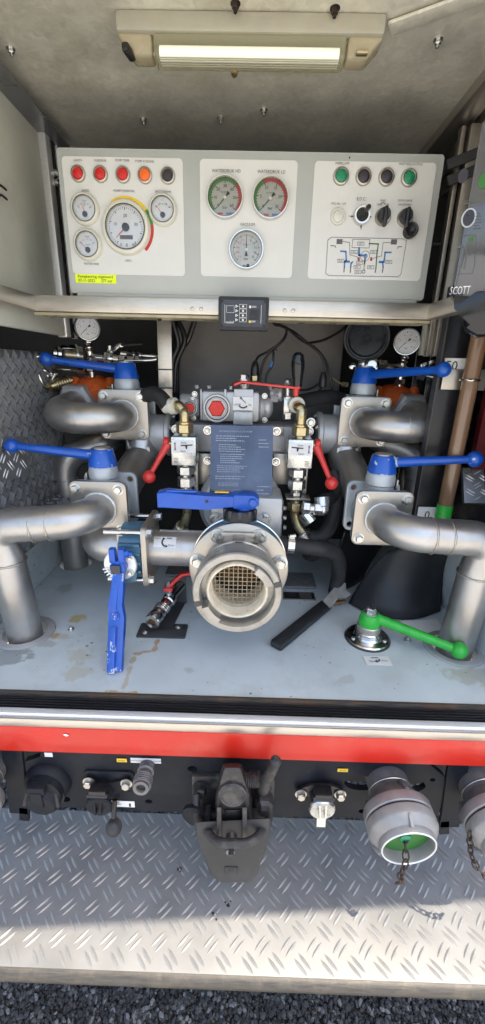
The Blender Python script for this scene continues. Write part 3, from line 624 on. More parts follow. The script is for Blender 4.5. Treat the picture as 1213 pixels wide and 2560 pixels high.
def gauge(par, c, n, R, face='dial_white', bezel='chrome', lip=.92, depth=.012, arcs=(), a0=225, a1=-45, nt=36, major=6, nums=(), needle=None, ncol='black_text', label=None, unit=None, unit_at=-.52, dash=True, nhr=.6, name='gauge', tick='black_text', up=(0, 0, 1)):
    """a round gauge: bezel ring, dial, scale, figures, needle and a pane of glass"""
    n = V(n).normalized(); xa, ya, n = axes(n, up); c = V(c)
    q = MB(); q.lathe([(R, -.002), (R, depth*.6), (R*.97, depth), (R*lip, depth), (R*(lip-.05), depth*.65), (R*(lip-.05), 0)], c, n, 44); o = q.build(name, bezel, par, label=label)
    rf = R*(lip-.05); d = c+n*(depth*.30)
    q = MB(); q.lathe([(rf, 0), (rf, .0005)], d-n*.0005, n, 40); q.build('dial', face, o)
    e = d+n*.0006
    for (r0, r1, b0, b1, ma) in arcs: q = MB(); q.arc(e, xa, ya, rf*r0, rf*r1, b0, b1); q.build('scale_band', ma, o, 0)
    q = MB(); e2 = d+n*.0010
    for i in range(nt+1):
        a = rad(a0+(a1-a0)*i/nt); r1 = rf*.88; r0 = rf*(.74 if i % major == 0 else .80); w_ = rf*(.012 if i % major else .022)
        dd = xa*math.cos(a)+ya*math.sin(a); ee = -xa*math.sin(a)+ya*math.cos(a)
        q.add([e2+dd*r0-ee*w_, e2+dd*r1-ee*w_, e2+dd*r1+ee*w_, e2+dd*r0+ee*w_], [[0, 1, 2, 3]])
    q.build('scale_marks', tick, o, 0)
    for (s_, a, h, ma) in nums: text(s_, d+(xa*math.cos(rad(a))+ya*math.sin(rad(a)))*(rf*nhr), rf*h, ma, o, xa, ya, name='numeral', off=.0012)
    if unit: text(unit, d+ya*(rf*unit_at), rf*.16, 'black_text', o, xa, ya, name='numeral', off=.0012)
    if dash: text('EN 837-1', d+ya*(rf*.28), rf*.09, 'grey_text', o, xa, ya, name='small_print', off=.0012)
    if needle is not None:
        a = rad(needle); dd = xa*math.cos(a)+ya*math.sin(a); ee = -xa*math.sin(a)+ya*math.cos(a); q = MB(); z = d+n*.0022; w_ = rf*.035
        q.add([z-dd*rf*.10-ee*w_, z+dd*rf*.78-ee*w_*.3, z+dd*rf*.78+ee*w_*.3, z-dd*rf*.10+ee*w_], [[0, 1, 2, 3]])
        if ncol == 'black_text': q.add([z-dd*rf*.10-ee*w_*.8, z-dd*rf*.10+ee*w_*.8, z-dd*rf*.36+ee*w_*3, z-dd*rf*.36-ee*w_*3], [[0, 1, 2, 3]])
        q.build('needle', ncol, o, 0)
        q = MB(); q.lathe([(rf*.10, 0), (rf*.09, .0012)], z, n, 16); q.build('needle_hub', 'sticker_white' if ncol == 'black_text' else 'black', o)
    q = MB(); q.lathe([(rf*1.0, 0), (rf*.6, .0006), (rf*.001, .0008)], c+n*(depth*.62), n, 32, cap=False); q.build('glass', 'glass', o)
    return o
g = pp(563, 496, .0014); GR = m(46, g)
gauge(panel, g, (0, -1, 0), GR, nums=[(str(k*10), 225-45*k, .17, 'black_text') for k in range(7)], nt=30, major=5, needle=228, arcs=((.86, 1.0, 45, 225, 'arc_green'), (.86, 1.0, -45, 45, 'arc_red')), label='pressure gauge under WATERDRUK HD, green band longer than red', unit='bar', face='dial_gauge')
g = pp(676, 498, .0014)
gauge(panel, g, (0, -1, 0), GR, nums=[(str(k*5), 225-54*k, .17, 'black_text') for k in range(6)], nt=25, major=5, needle=226, arcs=((.86, 1.0, 117, 225, 'arc_green'), (.86, 1.0, -45, 117, 'arc_red')), label='pressure gauge under WATERDRUK LD, red band longer than green', unit='bar', face='dial_gauge')
g = pp(616, 626, .0014)
go = gauge(panel, g, (0, -1, 0), GR*.98, nums=[('-1.0', 222, .12, 'red_text'), ('-0.8', 195, .12, 'red_text'), ('-0.6', 168, .12, 'red_text'), ('-0.4', 141, .12, 'red_text'), ('-0.2', 117, .12, 'red_text'), ('5', 63, .14, 'black_text'), ('10', 38, .14, 'black_text'), ('15', 12, .14, 'black_text'), ('20', -15, .14, 'black_text'), ('25', -42, .14, 'black_text')], nt=50, major=5, needle=90, label='black and red scaled gauge under VACUUM', unit='bar', tick='grey_text', face='lens_grey')
for px, py in ((566, 534), (680, 537)):
    lines(pl2, pp(px-11, py, .0062), .016, .004, 1, 'red_text', PX, PZ, 1, 'maker_mark', .8); lines(pl2, pp(px+11, py, .0062), .018, .004, 1, 'blue_text', PX, PZ, 6, 'maker_mark', .8)
lines(pl2, pp(611, 664, .0062), .006, .003, 1, 'black_text', PX, PZ, 2, 'maker_mark', .8)
q = MB(); q.lathe([(m(4, g), 0), (m(4, g), .0005)], pp(620, 664, .0058), (0, -1, 0), 16); q.build('maker_mark', 'black_text', pl2)
def meter(px, py, ro, rf_, label, needle, nums, unit=None, small='Tank', big=False):
    c = pp(px, py, .0014); R = m(ro, c); r = rf_/ro
    q = MB(); q.lathe([(R, 0), (R*.99, .004), (R*.93, .009), (R*.84, .011), (R*(r+.04), .010), (R*r, .004), (R*r, 0)], c, (0, -1, 0), 44); o = q.build('meter', 'cream', panel, label=label)
    q = MB(); q.lathe([(R*(r+.035), .0095), (R*(r+.035), .0108), (R*r, .0108), (R*r, .0095)], c, (0, -1, 0), 40, cap=False); q.build('inner_ring', 'gasket', o)
    rf = R*r; d = c+V((0, -.0035, 0)); q = MB(); q.lathe([(rf, 0), (rf, .0004)], d, (0, -1, 0), 36); q.build('dial', 'dial_white', o)
    xa, ya, n = axes((0, -1, 0)); q = MB(); e2 = d+n*.0009
    if big: A0, A1, NT, hub = 235, -55, 40, V((0, 0, 0))
    else: A0, A1, NT, hub = 135, 45, 12, ya*(-rf*.42)
    for i in range(NT+1):
        a = rad(A0+(A1-A0)*i/NT); mj = i % (5 if big else 3) == 0; k = 1. if big else 1.18
        dd = xa*math.cos(a)+ya*math.sin(a); ee = -xa*math.sin(a)+ya*math.cos(a); r1 = rf*.90*k*(1 if big else .86); r0 = r1-rf*(.12 if mj else .07); w_ = rf*(.02 if mj else .010)
        z = e2+hub; q.add([z+dd*r0-ee*w_, z+dd*r1-ee*w_, z+dd*r1+ee*w_, z+dd*r0+ee*w_], [[0, 1, 2, 3]])
    q.build('scale_marks', 'grey_text', o, 0)
    for s_, u, v_, h in nums: text(s_, d+xa*(rf*u)+ya*(rf*v_), rf*h, 'grey_text', o, xa, ya, name='numeral', off=.0012)
    a = rad(needle); dd = xa*math.cos(a)+ya*math.sin(a); ee = -xa*math.sin(a)+ya*math.cos(a); z = d+n*.0022+hub; q = MB(); w_ = rf*.03; L = rf*(.72 if big else .95)
    q.add([z-ee*w_, z+dd*L-ee*w_*.4, z+dd*L+ee*w_*.4, z+ee*w_], [[0, 1, 2, 3]]); q.build('needle', 'red_text', o, 0)
    q = MB(); q.lathe([(rf*(.20 if big else .24), 0), (rf*(.19 if big else .22), .002)], z, n, 20); q.build('needle_hub', 'lens_black', o)
    if big: quad(o, d-ya*(rf*.45), rf*.68, rf*.18, 'grey_text', xa, ya, 'hour_counter', .0015)
    q = MB(); q.lathe([(rf, 0), (rf*.6, .0006), (rf*.001, .0008)], d+n*.0055, n, 32, cap=False); q.build('glass', 'glass', o)
    return o
meter(214, 524, 36, 27, 'small meter under DIESEL', 105, [('Tank', 0, .62, .14), ('0', -.5, .1, .12), ('4/4', .5, .1, .12), ('1/2', 0, .30, .12)])
meter(221, 613, 36, 27, 'small meter above WATERTANK', 138, [('Tank', 0, .62, .14), ('0', -.5, .1, .12), ('4/4', .5, .1, .12), ('WATER', 0, -.02, .10)])
meter(408, 526, 36, 27, 'small meter under MOTORTEMP.', 128, [('40', -.62, .25, .14), ('80', -.25, .45, .14), ('100', .3, .45, .14), ('120', .66, .2, .14), ('°C', 0, .72, .10)])
meter(316, 570, 61, 47, 'large rev counter under POMPTOERENTAL', 222, [('10', -.55, .14, .15), ('20', 0, .52, .15), ('30', .55, .14, .15), ('40', .38, -.80, .15), ('0', -.30, -.80, .15), ('8', 0, -.82, .15)], big=True)
c = pp(317, 571, .0016); R0 = m(60, c)
for b0, b1, ma, s_ in ((122, 38, 'arc_yellow', 'yellow arc'), (38, 8, 'arc_green', 'green arc'), (8, -46, 'arc_red', 'red arc')):
    q = MB(); q.arc(c+V((0, -.0003, 0)), PX, PZ, R0*1.01, R0*1.13, b0, b1); q.build('speed_band', ma, pl1, 0, label=s_)
# yellow inspection sticker
stk = quad(panel, pp(240, 697, 0), m(106, c), m(20, c), 'sticker_yellow', PX, PZ, 'inspection_sticker', .0012, label='fluorescent yellow inspection sticker with black print')
text('Pompkeuring uitgevoerd', pp(239, 692, .0012), .0055, 'black_text', stk, PX, PZ, wide=.98); text('07-11-2022      277 uur', pp(239, 702, .0012), .0055, 'black_text', stk, PX, PZ)
# joystick, rotary knobs
c = pp(903, 541, .0014); R0 = m(21, c); q = MB(); q.lathe([(R0, 0), (R0, .006), (R0*.9, .012), (R0*.72, .012), (R0*.7, .004)], c, (0, -1, 0), 32); jo = q.build('joystick', 'chrome', panel, label='joystick with chrome ring under E.D.C.')
q = MB(); q.lathe([(R0*.7, .004), (R0*.62, .016), (R0*.35, .024), (R0*.22, .03)], c, (0, -1, 0), 28); q.build('boot', 'rubber', jo)
tip = pp(923, 516, .045); q = MB(); q.tube([c+V((0, -.024, 0)), c.lerp(tip, .72)+V((0, -.004, 0))], m(3.5, c), 12); q.build('stick', 'steel', jo)
q = MB(); q.tube([c.lerp(tip, .62)+V((0, -.004, 0)), c.lerp(tip, .8)+V((0, -.003, 0)), tip], [m(5, c), m(6, c), m(5.5, c)], 14); q.build('grip', 'black', jo)
def knob(px, py, label, ang):
    c = pp(px, py, .0014); R0 = m(20, c); q = MB(); q.lathe([(R0, 0), (R0, .003), (R0*.85, .006), (R0*.75, .006)], c, (0, -1, 0), 32); o = q.build('rotary_knob', 'steel_plate', panel, label=label)
    c2 = pp(px+3, py-6, .012); q = MB(); q.lathe([(R0*.78, -.010), (R0*.76, .006), (R0*.70, .009)], c2, (0, -1, 0), 28); q.build('grip', 'black', o)
    d = V((math.sin(rad(ang)), 0, -math.cos(rad(ang)))); q = MB(); q.bar(c2+V((0, -.012, 0))-d*R0*.7, c2+V((0, -.012, 0))+d*R0*1.45, R0*.42, .010, (0, 1, 0), .002); q.build('pointer', 'black', o)
knob(957, 543, 'black rotary knob under MAST', 0); knob(1012, 546, 'black rotary knob under CENTR.VERGR.', 0)
c = pp(1030, 574, .016); q = MB(); q.lathe([(m(17, c), -.014), (m(17, c), 0), (m(15, c), .003), (m(12, c), .0015), (m(7, c), .0015), (m(6, c), .004)], c, (0, -1, 0), 32); q.build('socket_cap', 'black', panel, label='black round cap beside the knob under CENTR.VERGR.')
quad(panel, c, m(9, c), m(10, c), 'gasket', PX, PZ, 'cap_mark', .005)
# arrows round the joystick
q = MB()
for px, py, dx, dz in ((903, 517, 0, 1), (903, 567, 0, -1), (880, 541, -1, 0), (925, 542, 1, 0)):
    a = pp(px, py, .0022); d = V((dx, 0, dz))*.004; s_ = V((dz, 0, -dx))*.0025; q.add([a+d, a+s_-d*.2, a-s_-d*.2], [[0, 1, 2]]); q.add([a+s_*.4-d*.2, a+s_*.4-d, a-s_*.4-d, a-s_*.4-d*.2], [[0, 1, 2, 3]])
q.build('arrow_marks', 'grey_text', pl3, 0)
q = MB(); q.arc(pp(957, 515, .0022), PX, PZ, .005, .0062, 30, 150); q.build('arrow_marks', 'grey_text', pl3, 0)
# pipe diagram
def stroke(pts, w_, ma, name='diagram_line'):
    q = MB()
    for a, b in zip(pts, pts[1:]):
        a = pp(*a, .0022); b = pp(*b, .0022); d = (b-a).normalized(); e = V((-d.z, 0, d.x))*(w_/2); a = a-d*w_*.4; b = b+d*w_*.4; q.add([a-e, b-e, b+e, a+e], [[0, 1, 2, 3]])
    return q.build(name, ma, pl3, 0)
th = .0009
F4 = [(829, 593), (1008, 597), (1016, 602), (1015, 612), (1003, 684), (996, 692), (822, 689), (814, 683), (815, 676), (820, 600), (829, 593)]
stroke(F4, th, 'grey_text'); stroke([(882, 598), (925, 599), (923, 620), (880, 619), (882, 598)], th, 'grey_text')
stroke([(857, 604), (874, 606), (875, 637), (893, 642), (896, 650)], th, 'grey_text'); stroke([(985, 606), (958, 607), (954, 640), (935, 645), (930, 650)], th, 'grey_text')
for x_, y_ in ((849, 604), (985, 605)): quad(pl3, pp(x_, y_, .0014), m(15, c), m(11, c), 'grey_text', PX, PZ, 'reel_symbol')
stroke([(827, 614), (838, 615), (840, 619)], .0012, 'black_text'); stroke([(1005, 617), (996, 617), (993, 622)], .0012, 'black_text')
stroke([(923, 609), (946, 610), (942, 640), (940, 672)], .0022, 'dia_green'); stroke([(940, 672), (938, 681)], .002, 'grey_text')
stroke([(852, 628), (865, 629), (866, 650), (862, 655), (861, 668)], .0028, 'dia_blue'); stroke([(862, 654), (873, 654)], .004, 'dia_blue'); stroke([(861, 668), (860, 680)], .002, 'grey_text')
stroke([(978, 631), (963, 631), (961, 650), (957, 656), (958, 668)], .0028, 'dia_blue'); stroke([(949, 655), (960, 655)], .004, 'dia_blue'); stroke([(958, 668), (956, 681)], .002, 'grey_text')
stroke([(882, 655), (878, 658), (877, 668)], .0028, 'dia_blue'); stroke([(877, 668), (876, 681)], .002, 'grey_text')
stroke([(898, 620), (898, 638), (914, 639)], .0038, 'dia_blue'); q = MB(); q.arc(pp(913, 640, .0022), PX, PZ, m(11, c), m(12, c), 0, 360); q.build('diagram_line', 'grey_text', pl3, 0)
q = MB(); q.arc(pp(914, 640, .0024), PX, PZ, m(3, c), m(5, c), 0, 360); q.build('diagram_line', 'dia_blue', pl3, 0)
stroke([(913, 645), (910, 675)], .0030, 'grey_text'); stroke([(913, 646), (910, 674)], .0018, 'panel_white'); q = MB(); q.arc(pp(909, 679, .0022), PX, PZ, m(3, c), m(4.5, c), 0, 360); q.build('diagram_line', 'grey_text', pl3, 0)
for x_, y_ in ((897, 648), (928, 648)): quad(pl3, pp(x_, y_, .0014), m(5, c), m(8, c), 'dia_red', PX, PZ, 'diagram_block')
for x_, y_ in ((852, 652), (886, 630), (934, 630), (893, 668), (899, 657), (895, 680), (927, 668), (972, 655), (902, 609)):
    stroke([(x_-8, y_-4), (x_+8, y_-4), (x_+8, y_+4), (x_-8, y_+4), (x_-8, y_-4)], .0007, 'grey_text'); lines(pl3, pp(x_, y_, .0014), m(11, c), m(5, c), 2, 'grey_text', PX, PZ, x_)

# ================================================================== rail under the panel
RY = .985
rz1, rz0 = Y(606, 748, RY).z, Y(606, 789, RY).z; rzc = (rz0+rz1)/2; rh = rz1-rz0
ra, rb = Y(80, 765, RY), Y(1082, 782, RY)
rail = thing('cross_rail', 'bright aluminium rail across the compartment under the instrument panel', 'rail', (0, RY, rz0))
q = MB(); q.box(((ra.x+rb.x)/2, RY+.012, rzc), (rb.x-ra.x, .024, rh), None, .002); q.build('bar', 'alu', rail)
q = MB(); q.box(((ra.x+rb.x)/2, RY+.035, rz0-.004), (rb.x-ra.x, .060, .006), None, .001); q.build('lower_flange', 'lamp_cap', rail)
for x_, s_ in ((ra.x, -1), (rb.x, 1)):
    q = MB(); q.bar((x_+s_*.001, RY+.010, rzc), (x_+s_*.016, .64, rzc), .022, rh-.001, (0, 0, 1), .002); q.build('side_arm', 'alu', rail)
    q = MB(); q.tube([(x_+s_*.001, RY-.001, rz0+.001), (x_+s_*.002, RY-.0015, rzc), (x_+s_*.0, RY-.001, rz1-.001)], .0022, 8); q.build('weld', 'alu_white', rail)
for px in (481, 503, 712, 733): bolt(rail, Y(px, 774+(px-606)*.02, RY), (0, -1, 0), m(5, pc), 'alu', 'rivet', washer=False, kind='round')
bolt(rail, Y(399, 797, RY+.03), (0, -1, 0), .004, 'rusty_chain', 'screw')
# ================================================================== black level controller on the rail
c = Y(609, 784, RY-.03); W_, H_ = m(126, c), m(76, c)
con = thing('level_controller', 'small black level controller box with white symbols on the rail', 'controller', c+V((0, .03, -H_/2)))
q = MB(); q.prism(rr(W_, H_, .004), c, PX, PZ, .028, ch=.002); q.build('case', 'rubber', con)
q = MB(); q.prism(rr(W_*.88, H_*.80, .002), c+V((0, -.001, 0)), PX, PZ, .002); fp = q.build('front', 'screen', con)
def cp(u, v_, d=.0025): return c+V((u*W_, -d, v_*H_))
for u, v_ in ((-.43, .36), (.42, .36), (-.43, -.36), (.41, -.36)): bolt(con, cp(u, v_, .0005), (0, -1, 0), .0028, 'black', 'screw', washer=False, kind='socket')
for u in (-.37, .35): quad(con, cp(u, -.02, .001), .0007, H_*.55, 'sticker_white', PX, PZ, 'print_line')
def box_line(u, v_, w_, h_, nm):
    q = MB(); o_ = cp(u, v_, .0022); t = .0005
    for dx, dz, ww, hh in ((0, h_/2, w_, t), (0, -h_/2, w_, t), (w_/2, 0, t, h_), (-w_/2, 0, t, h_)):
        a = o_+V((dx, 0, dz)); q.add([a+V((-ww/2, 0, -hh/2)), a+V((ww/2, 0, -hh/2)), a+V((ww/2, 0, hh/2)), a+V((-ww/2, 0, hh/2))], [[0, 1, 2, 3]])
    q.build(nm, 'white_text', con, 0)
box_line(-.26, .12, W_*.15, H_*.20, 'print_line')
for k in range(4):
    v_ = .21-k*.135; box_line(-.01, v_, W_*.14, H_*.115, 'print_line'); a = cp(-.13, v_, .0022); s_ = H_*.045
    q = MB(); q.add([a+V((-s_, 0, s_)), a+V((s_, 0, 0)), a+V((-s_, 0, -s_)), a+V((-s_*.5, 0, -s_*.45)), a+V((s_*.3, 0, 0)), a+V((-s_*.5, 0, s_*.45))], [[0, 1, 4, 5], [1, 2, 3, 4], [2, 0, 5, 3]]); q.build('print_arrow', 'white_text', con, 0)
    q = MB(); q.lathe([(H_*.03, 0), (H_*.03, .0003)], cp(-.01, v_, .002), (0, -1, 0), 10); q.build('print_symbol', 'white_text', con)
text('munhof', cp(-.27, -.27, .001), H_*.075, 'white_text', con, PX, PZ, wide=.8); text('ON', cp(.21, .20, .001), H_*.06, 'white_text', con, PX, PZ); text('OFF', cp(.20, -.24, .001), H_*.06, 'white_text', con, PX, PZ)
quad(con, cp(.13, .20, .001), W_*.04, H_*.07, 'sticker_white', PX, PZ, 'print_symbol'); quad(con, cp(.13, -.24, .001), W_*.04, H_*.07, 'label_yellow', PX, PZ, 'print_symbol')
q = MB(); q.prism(rr(W_*.17, H_*.28, .001), cp(.22, -.02, .006), PX, PZ, .005, ch=.001); q.build('rocker_switch', 'black', con)
# ================================================================== delivery valves and pipes
PR = .0385                                                    # pipe radius
def weld(parent, p, d, R): q = MB(); q.torus(p, d, R, .0028, 40, 6, .35); q.build('weld', 'alu_white', parent, 60)
def ball_handle(parent, hub, ball, rb, ma):
    """conical hub with a steel cap, tapered arm, ball end"""
    h = V(hub); b = V(ball); q = MB(); q.lathe([(.034, -.022), (.0335, -.018), (.026, .017), (.024, .019)], h, (0, 0, 1), 28); o = q.build('handle', ma, parent)
    q = MB(); q.lathe([(.0205, .018), (.0205, .0215), (.018, .0225)], h, (0, 0, 1), 24); q.build('hub_cap', 'steel_plate', o)
    d = (b-h).normalized(); a = h+d*.018; q = MB(); n = 8
    q.tube([a.lerp(b, i/n) for i in range(n+1)], [.0125-.004*(i/n) for i in range(n+1)], 14); q.build('arm', ma, o)
    q = MB(); q.sph(b, rb); q.build('ball', ma, o); return o
def delivery_valve(pc_, yf, hub_px, ball_px, rb, label, ma='blue', plate_sz=.133, yball=None):
    C = Y(*pc_, yf); VB = .072
    t = thing('delivery_valve', label, 'valve', C+V((0, .04, -.07)), 'delivery valves with blue ball handles')
    q = MB(); q.prism(rr(plate_sz, plate_sz, .016), C, PX, PZ, .010, holes=[circ(.033, 28)], ch=.0015); q.build('front_flange', 'steel_plate', t)
    q = MB(); q.prism(rr(plate_sz*.98, plate_sz*.98, .016), C+V((0, .0105, 0)), PX, PZ, .010); q.build('gasket_flange', 'valve_grey', t)
    q = MB(); q.lathe([(.050, 0), (.052, .01), (.060, .028), (.060, .04), (.052, .055), (.050, .066)], C+V((0, .02, 0)), (0, 1, 0), 36)
    hz = Y(*hub_px, yf+.045).z
    q.cyl(C+V((0, .052, .02)), (C.x, C.y+.052, hz-.052), .033, seg=32, ch=.002); q.build('body', 'valve_grey', t)
    q = MB(); q.lathe([(.0345, hz-.050-C.z), (.0345, hz-.034-C.z), (.032, hz-.024-C.z), (.030, hz-.020-C.z)], C+V((0, .052, 0)), (0, 0, 1), 32); q.build('collar', 'valve_grey', t)
    q = MB(); q.cyl((C.x, C.y+.052, hz-.0525), (C.x, C.y+.052, hz-.0495), .031, seg=32); q.build('seal_ring', 'black', t)
    h2 = plate_sz*.5-.017
    q = MB(); q.prism(rr(plate_sz, plate_sz, .018), C+V((0, VB+.02, 0)), PX, PZ, .011, holes=[circ(.0075, 14, sx*h2, sz*h2) for sx in (-1, 1) for sz in (-1, 1)], ch=.002); q.build('rear_flange', 'valve_grey', t)
    for sx in (-1, 1):
        for sz in (-1, 1):
            bolt(t, C+V((sx*h2, 0, sz*h2)), (0, -1, 0), .0095, 'zinc')
            q = MB(); q.cyl(C+V((sx*h2, .021, sz*h2)), C+V((sx*h2, .034, sz*h2)), .006, seg=12); q.build('bolt_end', 'zinc', t)
    q = MB(); q.box((C.x-.036 if C.x < 0 else C.x+.036, C.y+.04, hz-.052), (.004, .012, .03), None, .001); q.build('stop_tab', 'steel_plate', t)
    ball = Y(*ball_px, yball or yf+.035); hub = V((C.x, C.y+.052, hz)); ball_handle(t, hub, ball, rb, ma)
    return C
UL = delivery_valve((309, 1038), 1.13, (315, 925), (117, 898), .018, 'upper left valve, blue handle pointing left past the dial', 'blue')
LLv = delivery_valve((248, 1273), .905, (254, 1142), (30, 1114), .017, 'lower left valve with scuffed blue ball handle over the bent pipe', 'blue_worn')
UR = delivery_valve((911, 1056), 1.13, (909, 937), (1109, 924), .0165, 'upper right valve, blue handle pointing at the sight tube', 'blue', yball=.965)
LR = delivery_valve((956, 1298), .905, (949, 1158), (1187, 1148), .0185, 'lower right valve with blue ball handle crossing the sight tube', 'blue_worn')
def upipe(C, outer_px, sgn, label):
    """U-bend in the level: out of the flange, sideways, back to the housing behind"""
    yb = C.y-.088; xo = Y(*outer_px, yb+.04).x-sgn*PR
    t = thing('u_bend_pipe', label, 'pipe', (C.x+sgn*.06, yb, C.z-PR), 'bent steel delivery pipes')
    ze = C.z+.012
    P = bend([C+V((0, .004, 0)), (C.x, yb, C.z), (xo, yb, C.z), (xo+sgn*-.012, C.y+.085, ze+.012)], [.070, .070])
    q = MB(); q.tube(P, PR, 32); q.build('pipe', 'steel', t)
    weld(t, C+V((0, -.001, 0)), (0, 1, 0), PR+.0005)
    mid = (C.x+xo)/2; weld_x = mid-sgn*-.0
    q = MB(); q.torus((weld_x, yb, C.z), (1, 0, 0), PR-.0004, .0013, 40, 6, .3); q.build('weld', 'steel', t, 60)
    e = P[-1]; d = (P[-1]-P[-2]).normalized()
    q = MB(); q.hexn(e-d*.03, e+d*.012, .056); q.build('union_nut', 'cast', t)
    return e, d
eUL, dUL = upipe(UL, (102, 1040), -1, 'steel U-bend at the upper left valve')
eUR, dUR = upipe(UR, (1112, 1068), 1, 'steel U-bend at the upper right valve')
def droppipe(C, base, sgn, label, ytop):
    yb = base.y; zt_ = C.z-(.020 if sgn < 0 else .008); tx = base.x+sgn*(.032 if sgn < 0 else .030)
    t = thing('drop_pipe', label, 'pipe', (base.x, base.y, FLOOR), 'bent steel delivery pipes')
    P = bend([C+V((0, .004, 0)), (C.x+sgn*.01, yb, C.z), (tx, yb, zt_), (base.x+sgn*.014, yb, zt_-.075), (base.x, base.y, FLOOR-.02), (base.x-sgn*.002, base.y, FLOOR-.09)], [.066, .040, .05, .3], 10)
    q = MB(); q.tube(P, PR, 32); q.build('pipe', 'steel', t)
    weld(t, C+V((0, -.001, 0)), (0, 1, 0), PR+.0005)
    for zz in (zt_-.046, ): q = MB(); q.torus((base.x+sgn*.012, yb, zz-.036), (0, 0, 1), PR, .0026, 40, 6, .4); q.build('weld', 'steel_plate', t, 60)
    for k, u in enumerate((.42, .62)):
        x_ = C.x+(base.x-C.x)*u; q = MB(); q.torus((x_, yb, C.z+(zt_-C.z)*u), (1, 0, 0), PR-.0003, .0024, 40, 6, .4); q.build('weld', 'steel_plate', t, 60)
    q = MB(); q.lathe([(.052, 0), (.066, 0), (.066, .0035), (.064, .0045), (.050, .0045), (.050, 0)], (base.x, base.y, FLOOR+.001), (0, 0, 1), 44, cap=False); q.build('floor_ring', 'cast', t)
droppipe(LLv, PLF, -1, 'steel drop pipe through the floor at the lower left valve', 0)
droppipe(LR, PRF, 1, 'steel drop pipe through the floor at the lower right valve', 0)
# rear drop pipes: up from the floor, then over to the housings
for base, top, px0, lab in ((PLB, UL, -1, 'steel drop pipe behind the lower left valve'), (None, UR, 1, 'steel drop pipe between the lower right valve and the sight tube')):
    if base is None: base = Z(1047, 1440, FLOOR); base.y = 1.20; base.x = Y(1040, 1240, 1.20).x
    zt_ = Y(150 if px0 < 0 else 1050, 1150, base.y).z
    t = thing('rear_drop_pipe', lab, 'pipe', (base.x, base.y, FLOOR), 'rear drop pipes')
    P = bend([(base.x, base.y, FLOOR-.08), (base.x, base.y, zt_+.01), (base.x-px0*.12, base.y+.05, zt_+.05), (base.x-px0*.13, base.y+.20, zt_+.08)], [.075, .06], 8)
    q = MB(); q.tube(P, PR, 28); q.build('pipe', 'steel', t)
    q = MB(); q.torus((base.x, base.y, zt_-.055), (0, 0, 1), PR, .0022, 36, 6, .3); q.build('weld', 'steel_plate', t, 60)
# ------------------------------------------------------------------ orange housings, dials and small fittings
def fitting(q, a, b, r, r2=None): q.cyl(a, b, r, r2, 16, min(.0015, r*.2))
def orange(e, d, px, py, sgn, label):
    c = Y(px, py, e.y+.045); t = thing('orange_housing', label, 'pump housing', c-V((0, 0, .06)), 'orange housings')
    q = MB(); q.lathe([(.050, -.02), (.056, 0), (.054, .018), (.036, .036), (.020, .042)], c-V((0, 0, .022)), (0, -.25, 1), 36)
    q.lathe([(.046, 0), (.050, .02), (.050, .06)], e+d*.01, d, 32)
    for s_ in (-1, 1): q.cyl(c+V((s_*.052, -.02, -.012)), c+V((s_*.052, -.005, .012)), .014, seg=20, ch=.002); q.bar(c+V((0, 0, -.012)), c+V((s_*.052, -.012, -.002)), .02, .02, (0, 0, 1), .004)
    for k in range(6):
        a = rad(60*k+15); q.bar(c+V((.018*math.cos(a), .018*math.sin(a), .018)), c+V((.050*math.cos(a), .050*math.sin(a), -.02)), .006, .012, (0, 0, 1), .002)
    q.build('casing', 'orange', t)
    for s_ in (-1, 1): bolt(t, c+V((s_*.052, -.021, -.013)), (0, -1, .5), .008, 'brass')
    return c
oL = orange(eUL, dUL, 236, 958, -1, 'orange casting behind the upper left U-bend')
oR = orange(eUR, dUR, 986, 981, 1, 'orange casting behind the upper right U-bend')
def dial_set(gc, n, stem_px, body_px, base_px, yy, label, R, sgn):
    c = Y(*gc, yy); t = thing('pressure_gauge', label, 'pressure gauge', Y(*base_px, yy+.02), 'pressure gauges on steel stems')
    n = V(n).normalized(); q = MB(); q.lathe([(R*.93, -.034), (R*.96, -.030), (R*.96, -.004), (R*.97, 0)], c, n, 36); q.build('case', 'chrome', t)
    gauge(t, c, n, R, nums=[('0', 225, .13, 'black_text'), ('4', 171, .13, 'black_text'), ('8', 117, .13, 'black_text'), ('12', 63, .13, 'black_text'), ('16', 9, .13, 'black_text'), ('25', -45, .13, 'black_text')], nt=25, needle=222, label='round white dial in a chrome ring', unit='bar', depth=.010, dash=False, name='dial_assembly')
    s0 = c-n*.018+V((0, 0, -R)); s1 = Y(*stem_px, yy+.008); s2 = Y(*body_px, yy+.01); s3 = Y(*base_px, yy+.012); q = MB()
    fitting(q, s0+V((0, 0, .006)), s1, .0075); q.hexn(s0.lerp(s1, .25), s0.lerp(s1, .65), .0125); fitting(q, s1, s2, .011); q.hexn(s1.lerp(s2, .15), s1.lerp(s2, .45), .0145); fitting(q, s2, s3, .0135, .012); q.hexn(s3+V((0, 0, -.001)), s3+V((0, 0, .013)), .0165); fitting(q, s3, s3-V((0, 0, .02)), .009)
    q.build('stem', 'chrome', t)
    return s2
bL = dial_set((218, 820), (.50, -.87, .02), (222, 866), (226, 893), (230, 928), 1.24, 'round pressure dial left, above the orange casting', .0345, -1)
bR = dial_set((1018, 855), (-.38, -.92, .04), (1010, 898), (1005, 920), (1000, 960), 1.24, 'round pressure dial right, beside the black disc', .036, 1)
